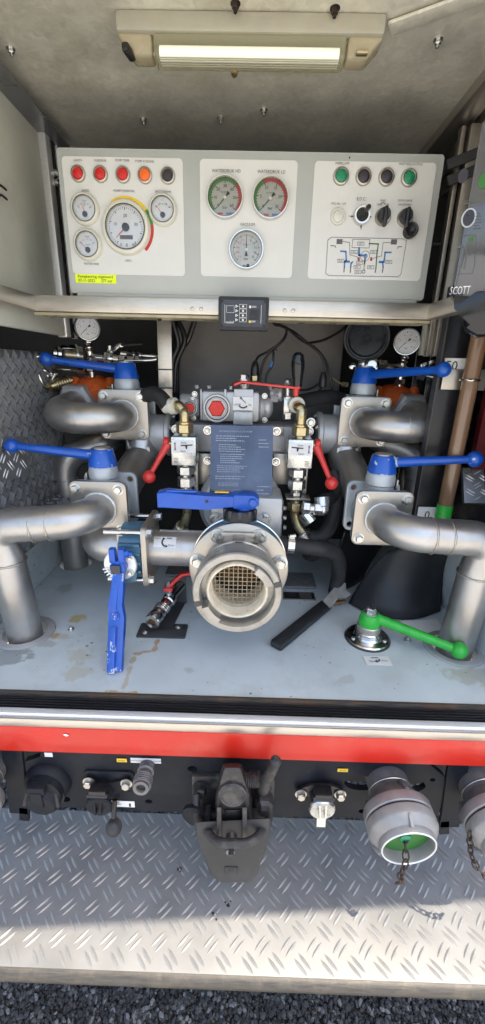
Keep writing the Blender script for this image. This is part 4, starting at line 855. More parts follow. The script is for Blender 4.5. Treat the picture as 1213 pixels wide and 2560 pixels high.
# ball valve tee on the left
t = thing('bleed_valve', 'small chrome ball valve with black lever right of the left dial', 'valve', Y(272, 900, 1.245))
q = MB(); a = bL; b = Y(262, 896, 1.245); fitting(q, a, b, .0115); e1 = Y(300, 900, 1.245); fitting(q, b, e1, .016); q.hexn(b, b.lerp(e1, .25), .0185); q.hexn(e1, e1+V((.016, 0, 0)), .0165)
q.sph(b.lerp(e1, .4), .0195, seg=18); q.cyl(b.lerp(e1, .4)+V((0, 0, .01)), b.lerp(e1, .4)+V((0, 0, .035)), .008, seg=14)
q.build('body', 'chrome', t)
q = MB(); lv = [Y(267, 884, 1.235), Y(281, 878, 1.230), Y(296, 864, 1.225), Y(308, 862, 1.225)]
for u, v_ in zip(lv, lv[1:]): q.bar(u, v_, .003, .010, (0, 0, 1), .001)
q.build('lever', 'chrome', t); q = MB(); q.tube(smooth([Y(304, 862, 1.225), Y(330, 861, 1.220), Y(356, 860, 1.215)], 4), .0042, 10); q.build('grip', 'black', t)
q = MB(); q.hexn(Y(318, 886, 1.240), Y(336, 887, 1.240), .0125); q.hexn(Y(338, 888, 1.240), Y(350, 889, 1.240), .0105); fitting(q, Y(302, 884, 1.240), Y(356, 889, 1.240), .008); q.build('fitting', 'chrome', t)
q = MB(); q.tube(smooth([Y(356, 889, 1.240), Y(388, 891, 1.240), Y(394, 896, 1.235), Y(380, 900, 1.230), Y(330, 902, 1.230), Y(312, 902, 1.230)], 6), .0052, 12); q.build('thin_pipe', 'chrome', t)
# clear filter bowl
t = thing('filter_bowl', 'clear filter bowl beside the left dial stem', 'filter', Y(170, 905, 1.220))
a, b = Y(206, 891, 1.230), Y(145, 884, 1.190); q = MB(); q.lathe([(.014, 0), (.030, .006), (.031, .018), (.028, .022)], a, b-a, 28); q.build('head', 'chrome', t)
q = MB(); q.lathe([(.027, .02), (.027, .046), (.022, .056), (.012, .060)], a, b-a, 28, cap=False); q.build('bowl', 'glass', t); q = MB(); q.cyl(a.lerp(b, .2), a.lerp(b, .75), .014, seg=16); q.build('filter_insert', 'brass', t)
q = MB(); q.lathe([(.013, .058), (.019, .060), (.019, .068), (.012, .07), (.010, .078)], a, b-a, 24); q.build('drain_nut', 'chrome', t)
# quick coupling and thin pipes, left
t = thing('quick_coupling', 'ribbed steel quick coupling with thin pipes behind the left handle', 'coupling', Y(150, 975, 1.230))
a, b = Y(180, 950, 1.240), Y(126, 966, 1.200); q = MB()
for k in range(6): q.torus(a.lerp(b, .15+.11*k), b-a, .0135, .0028, 24, 8)
fitting(q, a, b, .0125); q.hexn(b, b+(b-a).normalized()*.012, .013); q.build('sleeve', 'brass', t)
q = MB(); q.tube(smooth([b, Y(112, 966, 1.180), Y(98, 940, 1.170), Y(87, 915, 1.170), Y(90, 893, 1.170), Y(108, 893, 1.180), Y(150, 900, 1.210)], 6), .0048, 12); q.build('thin_pipe', 'chrome', t)
q = MB(); q.tube(smooth([Y(97, 920, 1.200), Y(112, 926, 1.200), Y(122, 934, 1.210), Y(130, 945, 1.220)], 5), .0048, 12); q.build('thin_pipe', 'chrome', t)
q = MB(); q.tube([Y(103, 923, 1.250), Y(195, 926, 1.250)], .0035, 10); q.hexn(Y(193, 926, 1.250), Y(214, 925, 1.250), .010); q.build('thin_pipe', 'chrome', t)
a = Y(135, 944, 1.220); q = MB(); q.cyl(a+V((-.01, 0, -.012)), a+V((.006, 0, .012)), .007, seg=14); q.bar(a+V((-.004, 0, .01)), Y(78, 948, 1.200), .003, .010, (0, 0, 1), .001); q.build('tap', 'chrome', t)
# right fittings
t = thing('bleed_valve', 'chrome fittings under the black disc beside the right dial stem', 'valve', Y(930, 925, 1.250))
a = bR; b = Y(934, 912, 1.250); q = MB(); fitting(q, a, b, .0115); q.hexn(Y(965, 915, 1.245), Y(945, 913, 1.245), .017); d_ = V((-.25, -.95, .1))
q.lathe([(.022, 0), (.022, .012), (.018, .016), (.018, .03), (.012, .032), (.012, .02)], Y(930, 915, 1.260), d_, 24); q.lathe([(.022, 0), (.022, .012), (.016, .016)], Y(915, 910, 1.29), d_, 24); q.lathe([(.010, 0), (.010, .02), (.006, .022)], Y(882, 917, 1.260), d_, 16); q.build('body', 'chrome', t)
q = MB(); fitting(q, a, Y(1050, 935, 1.250), .011); q.hexn(Y(1040, 935, 1.248), Y(1062, 938, 1.248), .017); q.cyl(Y(1055, 930, 1.248), Y(1055, 910, 1.248), .007, seg=14); q.build('tee', 'chrome', t)
q = MB(); lv = [Y(1058, 912, 1.240), Y(1072, 908, 1.240), Y(1088, 902, 1.240)]
for u, v_ in zip(lv, lv[1:]): q.bar(u, v_, .003, .010, (0, 0, 1), .001)
q.build('lever', 'chrome', t); q = MB(); q.tube([Y(1086, 902, 1.240), Y(1145, 903, 1.230)], .0045, 10); q.build('grip', 'black', t)
q = MB(); q.tube([Y(1062, 940, 1.248), Y(1098, 946, 1.240), Y(1138, 946, 1.230)], .0055, 12); q.hexn(Y(1085, 943, 1.244), Y(1104, 945, 1.240), .012); q.build('thin_pipe', 'chrome', t)
# black round cover disc, right
c = Y(917, 845, 1.270); t = thing('round_cover', 'black round plastic cover under the rail beside the right dial', 'cover', c-V((0, 0, .06)))
n = V((-.20, -.97, .08)); q = MB(); q.lathe([(.062, -.03), (.064, -.004), (.064, .003), (.060, .006), (.056, .003), (.052, .003), (.050, -.001), (.046, -.004), (.008, -.004), (.007, .001), (.002, .001)], c, n, 44); q.build('disc', 'disc', t)
q = MB(); q.torus(c+n.normalized()*.005, n, .0605, .0018, 44, 6); q.build('rim', 'disc_rim', t)
# ------------------------------------------------------------------ manifold between the upper valves
def manifold():
    t = thing('pump_manifold', 'grey cast pump manifold behind the instruction plate', 'pump', Y(600, 1200, 1.17))
    zc = Y(606, 1092, 1.20).z
    def q_(f_, name, ma): q = MB(); f_(q); return q.build(name, ma, t)
    xa_, xb_ = Y(428, 1092, 1.17).x, Y(790, 1100, 1.17).x
    q = MB(); a = Y(432, 1058, 1.13); b = Y(780, 1062, 1.13); z0 = Y(606, 1135, 1.13).z; q.box(((a.x+b.x)/2, 1.19, (a.z+z0)/2), (b.x-a.x, .12, a.z-z0), None, .012); q.build('casting', 'cast', t)
    for s_, cx_, x0, x1 in ((-1, UL.x, xa_, Y(383, 1085, 1.2).x), (1, UR.x, xb_, Y(836, 1090, 1.2).x)):
        zc2 = Y(400 if s_ < 0 else 815, 1086, 1.19).z
        q = MB(); q.lathe([(.058, 0), (.062, .004), (.062, .014), (.056, .018), (.054, abs(x1-x0)+.05)], (x0, 1.20, zc2), (s_, 0, 0), 40); q.build('end_flange', 'cast', t)
        for k in range(6):
            a = rad(60*k+30); bolt(t, (x0-s_*.001, 1.20+.050*math.cos(a), zc2+.050*math.sin(a)), (-s_, 0, 0), .006, 'zinc')
        # branch down and forward to the lower valve
        low = LLv if s_ < 0 else LR
        e = V((low.x, low.y+.10, low.z)); st = V((UL.x+.035 if s_ < 0 else UR.x-.035, 1.17, zc2-.03))
        P = bend([V((st.x, 1.19, zc2+.02)), V((st.x, 1.17, zc2-.06)), V((low.x-s_*.01, 1.03, low.z+.005)), e+V((0, -.01, 0))], [.03, .05], 6)
        q = MB(); q.tube(P, .046, 28); q.build('branch_pipe', 'steel', t)
        q = MB(); q.lathe([(.052, 0), (.052, .012), (.046, .014)], (st.x-s_*-.004+s_*.02, 1.19, zc2-.045), (s_*.9, -.2, -.3), 28); q.build('clamp_ring', 'cast', t)
        q = MB(); q.box((st.x, 1.165, zc2-.052), (.062, .06, .05), None, .004); q.build('welded_box', 'steel_plate', t)
    # stainless cover plates either side of the instruction plate
    for px0, px1 in ((490, 528), (684, 727)):
        a = Y(px0, 1134, 1.118); b = Y(px1, 1212, 1.118); q = MB(); q.box(((a.x+b.x)/2, 1.125, (a.z+b.z)/2), (abs(b.x-a.x), .012, a.z-b.z), None, .002); q.build('cover_plate', 'steel_plate', t)
    for px0, px1, py0 in ((508, 690, 1058),):
        a = Y(px0, 1062, 1.121); b = Y(px1+20, 1090, 1.121); q = MB(); q.box(((a.x+b.x)/2, 1.124, (a.z+b.z)/2), (b.x-a.x, .008, a.z-b.z), None, .002); q.build('bracket', 'steel_plate', t)
    for px, py in ((519, 1076), (692, 1078), (519, 1151), (690, 1154)): bolt(t, Y(px, py, 1.118), (0, -1, 0), .0085, 'chrome', 'nut', kind='nut')
    for px, py in ((440, 1073), (441, 1150), (773, 1078), (777, 1056)): bolt(t, Y(px, py, 1.128), (0, -1, 0), .009, 'zinc')
    # volute below
    c = Y(600, 1260, 1.06); q = MB(); q.lathe([(.10, -.02), (.115, 0), (.115, .05), (.10, .07), (.095, .14)], c+V((0, .02, -.01)), (0, 1, 0), 44); q.build('volute', 'cast', t)
    a = Y(606, 1300, 1.0); q = MB(); q.box((a.x+.01, 1.03, a.z-.0), (.185, .11, .14), None, .012); q.build('casing', 'cast', t)
    for px, py in ((538, 1296), (663, 1297)): bolt(t, Y(px, py, .972), (0, -1, 0), .0115, 'zinc')
    for py in (1270, 1294, 1318): bolt(t, Y(700, py, .985)+V((.01, 0, 0)), (1, -.2, 0), .0055, 'zinc')
    # front seat for the suction valve
    q = MB(); a = Y(600, 1395, .93); q.cyl((a.x, .86, SCZ), (a.x, 1.0, SCZ), .085, seg=40); q.build('suction_neck', 'cast', t)
SCX, SCZ = Y(595, 1455, .75).x, 1.55-.416
manifold()
# ------------------------------------------------------------------ gearbox on top
t = thing('gearbox', 'silver gearbox with red painted plugs on top of the pump', 'gearbox', Y(580, 1057, 1.15))
a = Y(500, 976, 1.125); b = Y(648, 1056, 1.125); q = MB(); q.box(((a.x+b.x)/2, 1.165, (a.z+b.z)/2), (b.x-a.x, .09, a.z-b.z), None, .010)
q.cyl(Y(648, 1020, 1.16), Y(668, 1020, 1.16), .036, .030, 30, .004); q.sph(Y(668, 1019, 1.15), .028, (.6, 1, 1)); q.build('case', 'cast', t)
for px0, px1 in ((500, 506), (560, 566), (585, 632)): a = Y(px0, 972, 1.118); b = Y(px1, 1050, 1.118); q = MB(); q.box(((a.x+b.x)/2, 1.122, (a.z+b.z)/2), (b.x-a.x, .014, a.z-b.z), None, .003); q.build('rib', 'cast', t)
a = Y(608, 1045, 1.11); q = MB(); q.box(a, (.052, .02, .035), None, .004); q.build('lug', 'cast', t)
for px, py, r, ry in ((542, 1021, 35, 20), (475, 1020, 19, 12)):
    c = Y(px, py, 1.108); R = m(r, c); q = MB(); q.lathe([(R, -.05), (R, -.002), (R*.94, 0), (R*.84, 0), (R*.82, -.003), (R*.70, -.003), (R*.68, 0)], c, (0, -1, 0), 36); q.build('plug_flange', 'cast', t)
    q = MB(); q.torus(c, (0, -1, 0), R*.80, .0012, 36, 6); q.build('gasket_ring', 'gasket', t)
    q = MB(); q.lathe([(m(ry, c)*1.05, 0), (m(ry, c)*1.05, .006), (m(ry, c)*.9, .009)], c+V((0, 0, 0)), (0, -1, 0), 6); q.build('plug', 'red_mark', t, label='hexagon plug daubed with red paint')
q = MB(); q.cyl(Y(452, 1012, 1.15), Y(500, 1014, 1.15), .030, seg=26, ch=.004); q.build('side_boss', 'cast', t)
for px, py in ((492, 968), (523, 968), (577, 970), (487, 985), (482, 1000), (662, 990), (662, 1050), (676, 970), (484, 1045)): bolt(t, Y(px, py, 1.128), (0, -.5, .85) if py < 975 else (0, -1, 0), .0055, 'zinc')
sq = quad(t, Y(608, 1009, 1.112), m(50, Y(608, 1009, 1.11)), m(32, Y(608, 1009, 1.11)), 'sticker_white', PX, PZ, 'arrow_sticker', .002, label='white sticker with lever symbol and LD/HD LD')
p = Y(608, 1009, 1.109); text('LD/HD', p+V((-.015, 0, -.003)), .0045, 'black_text', sq, PX, PZ); text('LD', p+V((.018, 0, -.003)), .0045, 'black_text', sq, PX, PZ)
q = MB(); q.arc(p+V((0, -.001, .002)), PX, PZ, .011, .0145, 215, 325); q.build('print_arrow', 'black_text', sq, 0)
q = MB(); q.bar(p+V((-.005, -.001, .013)), p+V((.007, -.001, .001)), .0012, .0008, (0, 1, 0)); q.arc(p+V((-.006, -.0012, .014)), PX, PZ, .0015, .003, 0, 360); q.build('print_symbol', 'black_text', sq, 0)
# red change-over lever with black grip
t = thing('change_over_lever', 'flat red lever with upright black grip on the gearbox', 'lever', Y(611, 955, 1.14))
P = [Y(585, 961, 1.12), Y(603, 954, 1.125), Y(625, 957, 1.125), Y(735, 969, 1.10), Y(752, 969, 1.095)]
q = MB()
for u, v_ in zip(P, P[1:]): q.bar(u-(v_-u).normalized()*.002, v_, .026, .006, (0, 0, 1), .0015)
q.build('bar', 'red', t)
bolt(t, Y(611, 951, 1.125), (0, 0, 1), .012, 'zinc', h=.014); q = MB(); q.cyl(Y(611, 972, 1.135), Y(611, 955, 1.128), .014, seg=20); q.build('pivot', 'zinc', t)
g0 = Y(744, 966, 1.095); g1 = Y(746, 880, 1.09); L = (g1-g0).length; q = MB(); q.lathe([(.0115, 0), (.0125, L*.15), (.0165, L*.55), (.0165, L*.72), (.013, L*.92), (.007, L*.985), (.001, L)], g0, g1-g0, 26); q.build('grip', 'black_gloss', t)
q = MB(); q.cyl(Y(740, 990, 1.097), Y(741, 966, 1.096), .0065, .009, 16); q.build('pin', 'red', t)
# sensors and cables behind
t = thing('pressure_sensor', 'black plugged sensor with brass base behind the red lever', 'sensor', Y(637, 955, 1.17))
q = MB(); q.hexn(Y(637, 953, 1.17), Y(637, 938, 1.17), .012); q.build('base', 'brass', t)
q = MB(); q.lathe([(.0115, 0), (.0115, .018), (.009, .03), (.005, .038)], Y(637, 940, 1.17), (0, 0, 1), 20); q.build('plug', 'black', t)
q = MB(); q.tube(smooth([Y(638, 908, 1.17), Y(646, 892, 1.18), Y(668, 880, 1.19), Y(690, 866, 1.19), Y(705, 852, 1.19), Y(716, 834, 1.20), Y(716, 818, 1.22)], 6), .0032, 10); q.build('cable', 'black', t)
t = thing('wiring_loom', 'black cables running down from the controller to the pump', 'cables', Y(760, 985, 1.22))
for k, pts in enumerate((((672, 796, 1.02), (690, 812, 1.10), (715, 818, 1.20), (750, 848, 1.23), (790, 872, 1.23), (815, 905, 1.22), (826, 945, 1.21), (833, 990, 1.22)),
                        ((672, 790, 1.02), (700, 812, 1.10), (735, 830, 1.21), (770, 858, 1.22), (800, 884, 1.22), (812, 915, 1.22), (815, 945, 1.22), (800, 975, 1.22), (770, 995, 1.22)),
                        ((770, 858, 1.24), (810, 850, 1.26), (850, 828, 1.28), (875, 805, 1.30)),
                        ((718, 820, 1.2), (712, 845, 1.2), (690, 868, 1.2), (664, 895, 1.2), (652, 930, 1.2), (650, 955, 1.2)),
                        ((683, 872, 1.2), (684, 890, 1.19), (680, 915, 1.19), (668, 935, 1.19), (664, 955, 1.19)),
                        ((806, 930, 1.22), (800, 955, 1.22), (780, 970, 1.21), (760, 975, 1.2), (725, 972, 1.2)),
                        ((430, 800, 1.26), (445, 860, 1.27), (432, 900, 1.27), (430, 960, 1.27)), ((445, 800, 1.28), (462, 850, 1.28), (440, 910, 1.28), (436, 980, 1.28)), ((487, 802, 1.3), (470, 850, 1.3), (446, 890, 1.3), (440, 980, 1.29)))):
    q = MB(); q.tube(smooth([Y(*p) for p in pts], 6), .0034 if k < 6 else .008, 10); q.build('cable', 'black', t)
q = MB(); q.cyl(Y(681, 904, 1.19), Y(676, 918, 1.19), .005, seg=12); q.build('crimp', 'dia_blue', t)
q = MB(); q.lathe([(.010, 0), (.012, .01), (.010, .03), (.005, .04)], Y(806, 968, 1.21), (0, 0, 1), 18); q.build('plug', 'black', t)
for px, py in ((716, 822), (687, 872), (768, 857)): q = MB(); q.torus(Y(px, py, 1.205), (.5, 0, .8), .0075, .0014, 18, 6); q.build('cable_tie', 'black', t)
q = MB(); q.tube(smooth([Y(832, 945, 1.2), Y(845, 955, 1.19), Y(860, 962, 1.18)], 4), .0025, 8); q.hexn(Y(855, 960, 1.18), Y(870, 962, 1.18), .007); q.build('sensor_lead', 'brass', t)
# fittings right of the gearbox
t = thing('relief_fitting', 'small chrome cylinder and valve stem between gearbox and right hose elbow', 'fitting', Y(715, 1060, 1.15))
q = MB(); q.lathe([(.016, 0), (.018, .004), (.018, .02), (.014, .024)], Y(676, 984, 1.17), (1, -.1, .05), 24); q.hexn(Y(686, 985, 1.165), Y(704, 985, 1.16), .017); q.lathe([(.019, 0), (.019, .008), (.012, .01)], Y(700, 985, 1.158), (1, -.3, 0), 22); q.hexn(Y(676, 996, 1.15), Y(695, 997, 1.15), .010)
q.build('cylinder', 'cast', t)
q = MB(); q.hexn(Y(719, 1048, 1.14), Y(719, 1030, 1.14), .014); q.box(Y(719, 1015, 1.14), (.022, .02, .045), None, .002); q.hexn(Y(720, 1000, 1.14), Y(720, 990, 1.14), .013); q.cyl(Y(720, 990, 1.14), Y(720, 955, 1.14), .0065, seg=14); q.sph(Y(720, 955, 1.14), .011, seg=16); q.build('stem', 'zinc', t)
# ------------------------------------------------------------------ high pressure hoses with red levers
def hp_valve(side, label):
    L = side < 0
    blk = (459, 1129) if L else (751, 1136); yv = 1.035
    c = Y(*blk, yv); W_ = m(62, c); H_ = m(72, c)
    t = thing('hose_valve', label, 'valve', c-V((0, 0, H_/2)), 'high pressure hose valves with red levers')
    q = MB(); q.box(c+V((0, W_/2, 0)), (W_, W_, H_), None, .002); bl = q.build('block', 'zinc', t)
    cc = c+V((0, W_/2, 0))
    s = quad(t, c+V((0, 0, H_*.18)), W_*.88, H_*.44, 'sticker_white', PX, PZ, 'sticker', .0012, label='white sticker: Dicht, Open and a spray gun'); p = c+V((0, -.0012, H_*.18))
    k = 1 if L else -1
    text('Dicht', p+V((k*W_*.02, 0, H_*.13)), .0044, 'black_text', s, PX, PZ); text('Open', p+V((k*W_*-.02, 0, -H_*.16)), .0044, 'black_text', s, PX, PZ)
    q = MB(); ax = p+V((-k*W_*.33, -.001, 0)); s2 = .0025
    q.add([ax+V((-s2*.4, 0, -.006)), ax+V((s2*.4, 0, -.006)), ax+V((s2*.4, 0, .006)), ax+V((-s2*.4, 0, .006))], [[0, 1, 2, 3]])
    for g_ in (1, -1): q.add([ax+V((-s2, 0, g_*.006)), ax+V((s2, 0, g_*.006)), ax+V((0, 0, g_*.011))], [[0, 1, 2]])
    gx = p+V((k*W_*.12, -.001, 0)); q.add([gx+V((k*a_, 0, b_)) for a_, b_ in ((-.014, .001), (.016, .003), (.016, .006), (-.014, .004))], [[0, 1, 2, 3]]); q.add([gx+V((k*a_, 0, b_)) for a_, b_ in ((-.003, .002), (.003, .002), (.002, -.006), (-.001, -.006))], [[0, 1, 2, 3]]); q.build('print_symbol', 'black_text', s, 0)
    lines(t, c+V((k*-W_*.3, -.0002, -H_*.33)), W_*.2, H_*.2, 4, 'grey_text', PX, PZ, 5)
    top = cc+V((0, 0, H_/2))
    q = MB(); q.cyl(top, top+V((0, 0, .008)), .014, seg=20); q.hexn(top+V((0, 0, .006)), top+V((0, 0, .030)), .0225); q.lathe([(.018, .028), (.018, .034), (.013, .036)], top, (0, 0, 1), 24); q.build('union_nut', 'brass', t)
    e = Y(*((436, 1015) if L else (744, 1018)), yv+.05); hz_ = e.z
    P = smooth([top+V((0, 0, .03)), top+V((0, 0, .055)), V((top.x-side*-.002, top.y+.006, hz_-.014)), V(((top.x+e.x)/2, top.y+.012, hz_+.001)), e], 8) if L else smooth([top+V((0, 0, .03)), top+V((0, 0, .055)), top+V((-.001, .004, .072)), e+V((.002, -.008, 0)), e+V((0, .02, .004))], 8)
    q = MB(); q.tube(P, .0128, 20); q.build('elbow', 'brass', t)
    d = (P[-1]-P[-2]).normalized(); e = P[-1]; q = MB(); q.lathe([(.014, -.006), (.021, -.004), (.021, .010), (.017, .012), (.017, .03)], e, d, 26); q.build('ferrule', 'cream', t)
    hp = [e+d*.02] + ([Y(400, 992, yv+.07), Y(378, 985, yv+.09), Y(340, 1000, yv+.14)] if L else [Y(770, 1000, 1.16), Y(820, 992, 1.20), Y(860, 1000, 1.24)])
    q = MB(); q.tube(smooth(hp, 8), .0195, 20); q.build('hose', 'rubber', t)
    # lower nuts
    bo = cc-V((0, 0, H_/2)); n0 = bo; q = MB(); q.cyl(n0+V((0, 0, .002)), n0-V((0, 0, .008)), .013, seg=18); z = .006
    for hgt, r in ((.024, .0235), (.006, .014), (.027, .0235), (.005, .015), (.012, .0165)):
        (q.hexn if r > .016 else q.cyl)(n0-V((0, 0, z)), n0-V((0, 0, z+hgt)), r); z += hgt+.0005
    q.build('lower_nuts', 'zinc', t)
    e0 = n0-V((0, 0, z)); q = MB(); q.box(e0+V((.004, .0, -.003)), (.064, .05, .005), None, .001); q.bar(e0+V((.024, .02, 0)), e0+V((.024, .02, .085)), .012, .004, (0, 1, 0), .001); q.build('bracket', 'steel_plate', t)
    q = MB(); q.cyl(e0, e0-V((0, 0, .018)), .0145, seg=20)
    for i in range(5): q.torus(e0-V((0, 0, .007+.0025*i)), (0, 0, 1), .0145, .0011, 20, 6)
    q.hexn(e0-V((0, 0, .018)), e0-V((0, 0, .042)), .021); e1 = e0-V((0, 0, .04))
    q.build('lower_union', 'brass', t)
    d2 = V((-.02, .03, -.05)) if L else V((.030, -.01, -.046))
    q = MB(); P = smooth([e1, e1-V((0, 0, .016)), e1-V((0, 0, .028))+d2*.35, e1-V((0, 0, .022))+d2], 8); q.tube(P, .0128, 18); q.build('lower_elbow', 'brass', t)
    d = (P[-1]-P[-2]).normalized(); e = P[-1]; q = MB(); q.lathe([(.014, -.008), (.0195, -.006), (.0195, .028), (.017, .03)], e, d, 24)
    for i in range(5): q.torus(e+d*(.002+.005*i), d, .0195, .001, 24, 6)
    q.build('crimp_sleeve', 'zinc', t)
    q = MB(); q.tube(smooth([e+d*.02, e+d*.06, e+d*.08+V((.03*side*-1 if not L else -.03, .06, -.02)), e+V((.03*(-1 if L else 1), .2, -.08))], 6), .0175, 18); q.build('lower_hose', 'rubber', t)
    # lever
    a = Y(*((418, 1112) if L else (792, 1117)), yv+.012); b = Y(*((373, 1192) if L else (829, 1208)), yv-.03)
    q = MB(); q.cyl(V((cc.x+side*W_/2, a.y+.012, a.z)), a+V((side*.006, .012, 0)), .010, seg=18); q.build('spindle', 'brass', t)
    dn = (b-a).normalized(); q = MB(); q.cyl(a+V((-side*.004, .010, .004)), a+V((side*.010, .010, .004)), .0145, seg=22, ch=.002)
    n = 6; q.tube([a.lerp(b, .0+i/n) for i in range(n+1)], [.0115, .0095, .0078, .007, .0066, .0066, .0075], 14); q.build('lever', 'red', t)
    q = MB(); q.sph(b, .0165); q.build('lever_ball', 'red', t)
hp_valve(-1, 'red ball lever and hose elbow left of the instruction plate')
hp_valve(1, 'red ball lever and hose elbow right of the instruction plate')
# side outlet and small hose, right of the pump
t = thing('hose_union', 'silver hose union on the right flank of the pump', 'coupling', Y(782, 1270, 1.0))
q = MB(); q.hexn(Y(756, 1268, .99), Y(774, 1270, .99), .017); q.cyl(Y(772, 1270, .99), Y(786, 1271, .99), .012, seg=18); q.hexn(Y(784, 1271, .99), Y(806, 1273, .99), .0165); q.sph(Y(806, 1272, .992), .017, seg=18); q.lathe([(.016, 0), (.019, .004), (.019, .026)], Y(806, 1268, .995), (-.1, .3, .95), 22); q.build('union', 'zinc', t)
q = MB(); q.lathe([(.015, 0), (.019, .004), (.019, .03), (.014, .032)], Y(760, 1282, 1.0), (.6, -.3, -.7), 22); q.build('angled_union', 'chrome', t)
q = MB(); q.tube(smooth([Y(803, 1255, 1.0), Y(812, 1246, 1.02), Y(832, 1243, 1.05), Y(842, 1215, 1.08), Y(835, 1180, 1.1)], 6), .0145, 18); q.build('hose', 'rubber', t)
t = thing('drain_hose', 'black rubber hose with steel clamp right of the suction flange', 'hose', Y(760, 1395, .95))
q = MB(); q.tube(smooth([Y(700, 1358, .93), Y(735, 1363, .93), Y(790, 1370, .93), Y(830, 1378, .96), Y(846, 1400, .98), Y(846, 1440, 1.0), Y(838, 1480, 1.0)], 6), .0195, 22); q.build('hose', 'rubber', t)
a = Y(727, 1362, .93); q = MB(); q.lathe([(.0205, -.008), (.0218, -.008), (.0218, .008), (.0205, .008)], a, (1, 0, -.05), 28, cap=False); q.cyl(a+V((-.004, -.008, .026)), a+V((.010, -.008, .028)), .005, seg=12); q.box(a+V((0, -.006, .023)), (.016, .012, .006), None, .001); q.build('hose_clamp', 'chrome', t)
t = thing('loose_hose', 'thick black hose hanging behind the right hose elbow', 'hose', Y(800, 1340, 1.05))
q = MB(); q.tube(smooth([Y(835, 1180, 1.12), Y(842, 1240, 1.08), Y(830, 1300, 1.05), Y(805, 1340, 1.02), Y(775, 1345, 1.02)], 6), .021, 20); q.build('hose', 'rubber', t)
# bracket post on the left, behind
a, b = Y(411, 800, 1.22), Y(414, 972, 1.22); t = thing('bracket_post', 'flat aluminium post under the rail left of the gearbox', 'bracket', b)
q = MB(); q.bar(b-V((0, 0, .04)), a+V((0, 0, .03)), m(36, a), .005, (0, 1, 0), .001); q.build('post', 'alu', t)
for py in (924, 970): q = MB(); p = Y(413, py, 1.217); q.box(p, (m(40, a), .010, .003)); q.build('cable_tie', 'black', t)
# ------------------------------------------------------------------ instruction plate
c0, c1, c2, c3 = Y(527, 1062, 1.045), Y(681, 1066, 1.045), Y(681, 1282, .985), Y(524, 1279, .985)
o_ = (c0+c1+c2+c3)/4; xa = ((c1-c0)+(c2-c3)).normalized(); ya0 = (c0-c3)+(c1-c2); n_ = xa.cross(ya0).normalized(); ya = n_.cross(xa); W_ = ((c1-c0).length+(c2-c3).length)/2; H_ = ya0.length/2
t = thing('instruction_plate', 'glossy dark blue plate of small white instructions on the pump front', 'sign', o_-ya*H_/2)
q = MB(); q.prism([(-W_/2, -H_/2), (W_/2, -H_/2), (W_/2, H_/2), (-W_/2, H_/2)], o_, xa, ya, .002); ip = q.build('plate', 'instruction_navy', t)
text('BEDIENINGSINSTRUCTIE POMP', o_+ya*(H_*.43)-xa*(W_*.10), .0042, 'print_pale', ip, xa, ya)
for k, (v_, hh, n, wl) in enumerate(((.35, .08, 3, .55), (.24, .10, 4, .45), (.12, .12, 5, .40), (.0, .09, 4, .50), (-.10, .05, 2, .55), (-.18, .05, 3, .45), (-.25, .03, 2, .35))):
    lines(ip, o_+ya*(H_*v_)-xa*(W_*.14), W_*wl, H_*hh, n, 'print_pale', xa, ya, 20+k, th=.34)
lines(ip, o_-ya*(H_*.29)-xa*(W_*.24), W_*.4, H_*.018, 1, 'white_text', xa, ya, 77, th=.6)
lines(ip, o_+ya*(H_*.30)+xa*(W_*.36), W_*.18, H_*.12, 3, 'print_pale', xa, ya, 51, th=.25); lines(ip, o_-ya*(H_*.30)+xa*(W_*.36), W_*.2, H_*.25, 6, 'print_pale', xa, ya, 52, th=.25)
# ================================================================== suction valve and coupling
sv = thing('suction_valve', 'big suction inlet with coupling ring and blue lever in the middle', 'valve', (SCX, .80, SCZ-.11))
A_ = V((0, -1, 0))
def S_(y, dx=0, dz=0): return V((SCX+dx, y, SCZ+dz))
q = MB(); q.lathe([(.098, 0), (.106, .003), (.106, .010), (.100, .012), (.100, .030), (.106, .032), (.106, .040), (.07, .044), (.07, 0), (.098, 0)], S_(.862), A_, 56, cap=False); q.build('body', 'teal', sv)
q = MB(); q.torus(S_(.850), A_, .105, .0035, 56, 8); q.build('rear_ring', 'chrome', sv)
q = MB(); q.lathe([(.060, .014), (.060, 0), (.106, 0), (.108, .003), (.108, .012), (.105, .014), (.060, .014)], S_(.818), A_, 64, cap=False); fl = q.build('flange', 'steel_plate', sv)
for px, py in ((557, 1359), (637, 1361), (500, 1404), (692, 1408), (520, 1500), (676, 1500)):
    p = Y(px, py, .803); d = p-S_(.803); d.y = 0; d = d.normalized()*.0915; bolt(sv, S_(.804)+d, A_, .0125, 'zinc')
q = MB(); q.prism(rr(m(112, S_(.8)), .024, .004), S_(.7955, 0, .079), PX, PZ, .008, ch=.001); q.build('bolt_plate', 'steel_plate', sv)
q = MB(); q.bar(S_(.797, 0, .085), S_(.765, 0, .083), .026, .005, (0, 0, 1), .001)
for s_ in (-1, 1): q.bar(S_(.766, s_*.010, .085), S_(.764, s_*.010, .066), .006, .005, (0, 1, 0), .001)
q.build('chain_eye', 'steel_plate', sv)
q = MB(); q.lathe([(.079, 0), (.079, .016), (.074, .020), (.070, .022), (.070, .05)], S_(.796), A_, 56, cap=False); q.build('neck', 'steel_plate', sv)
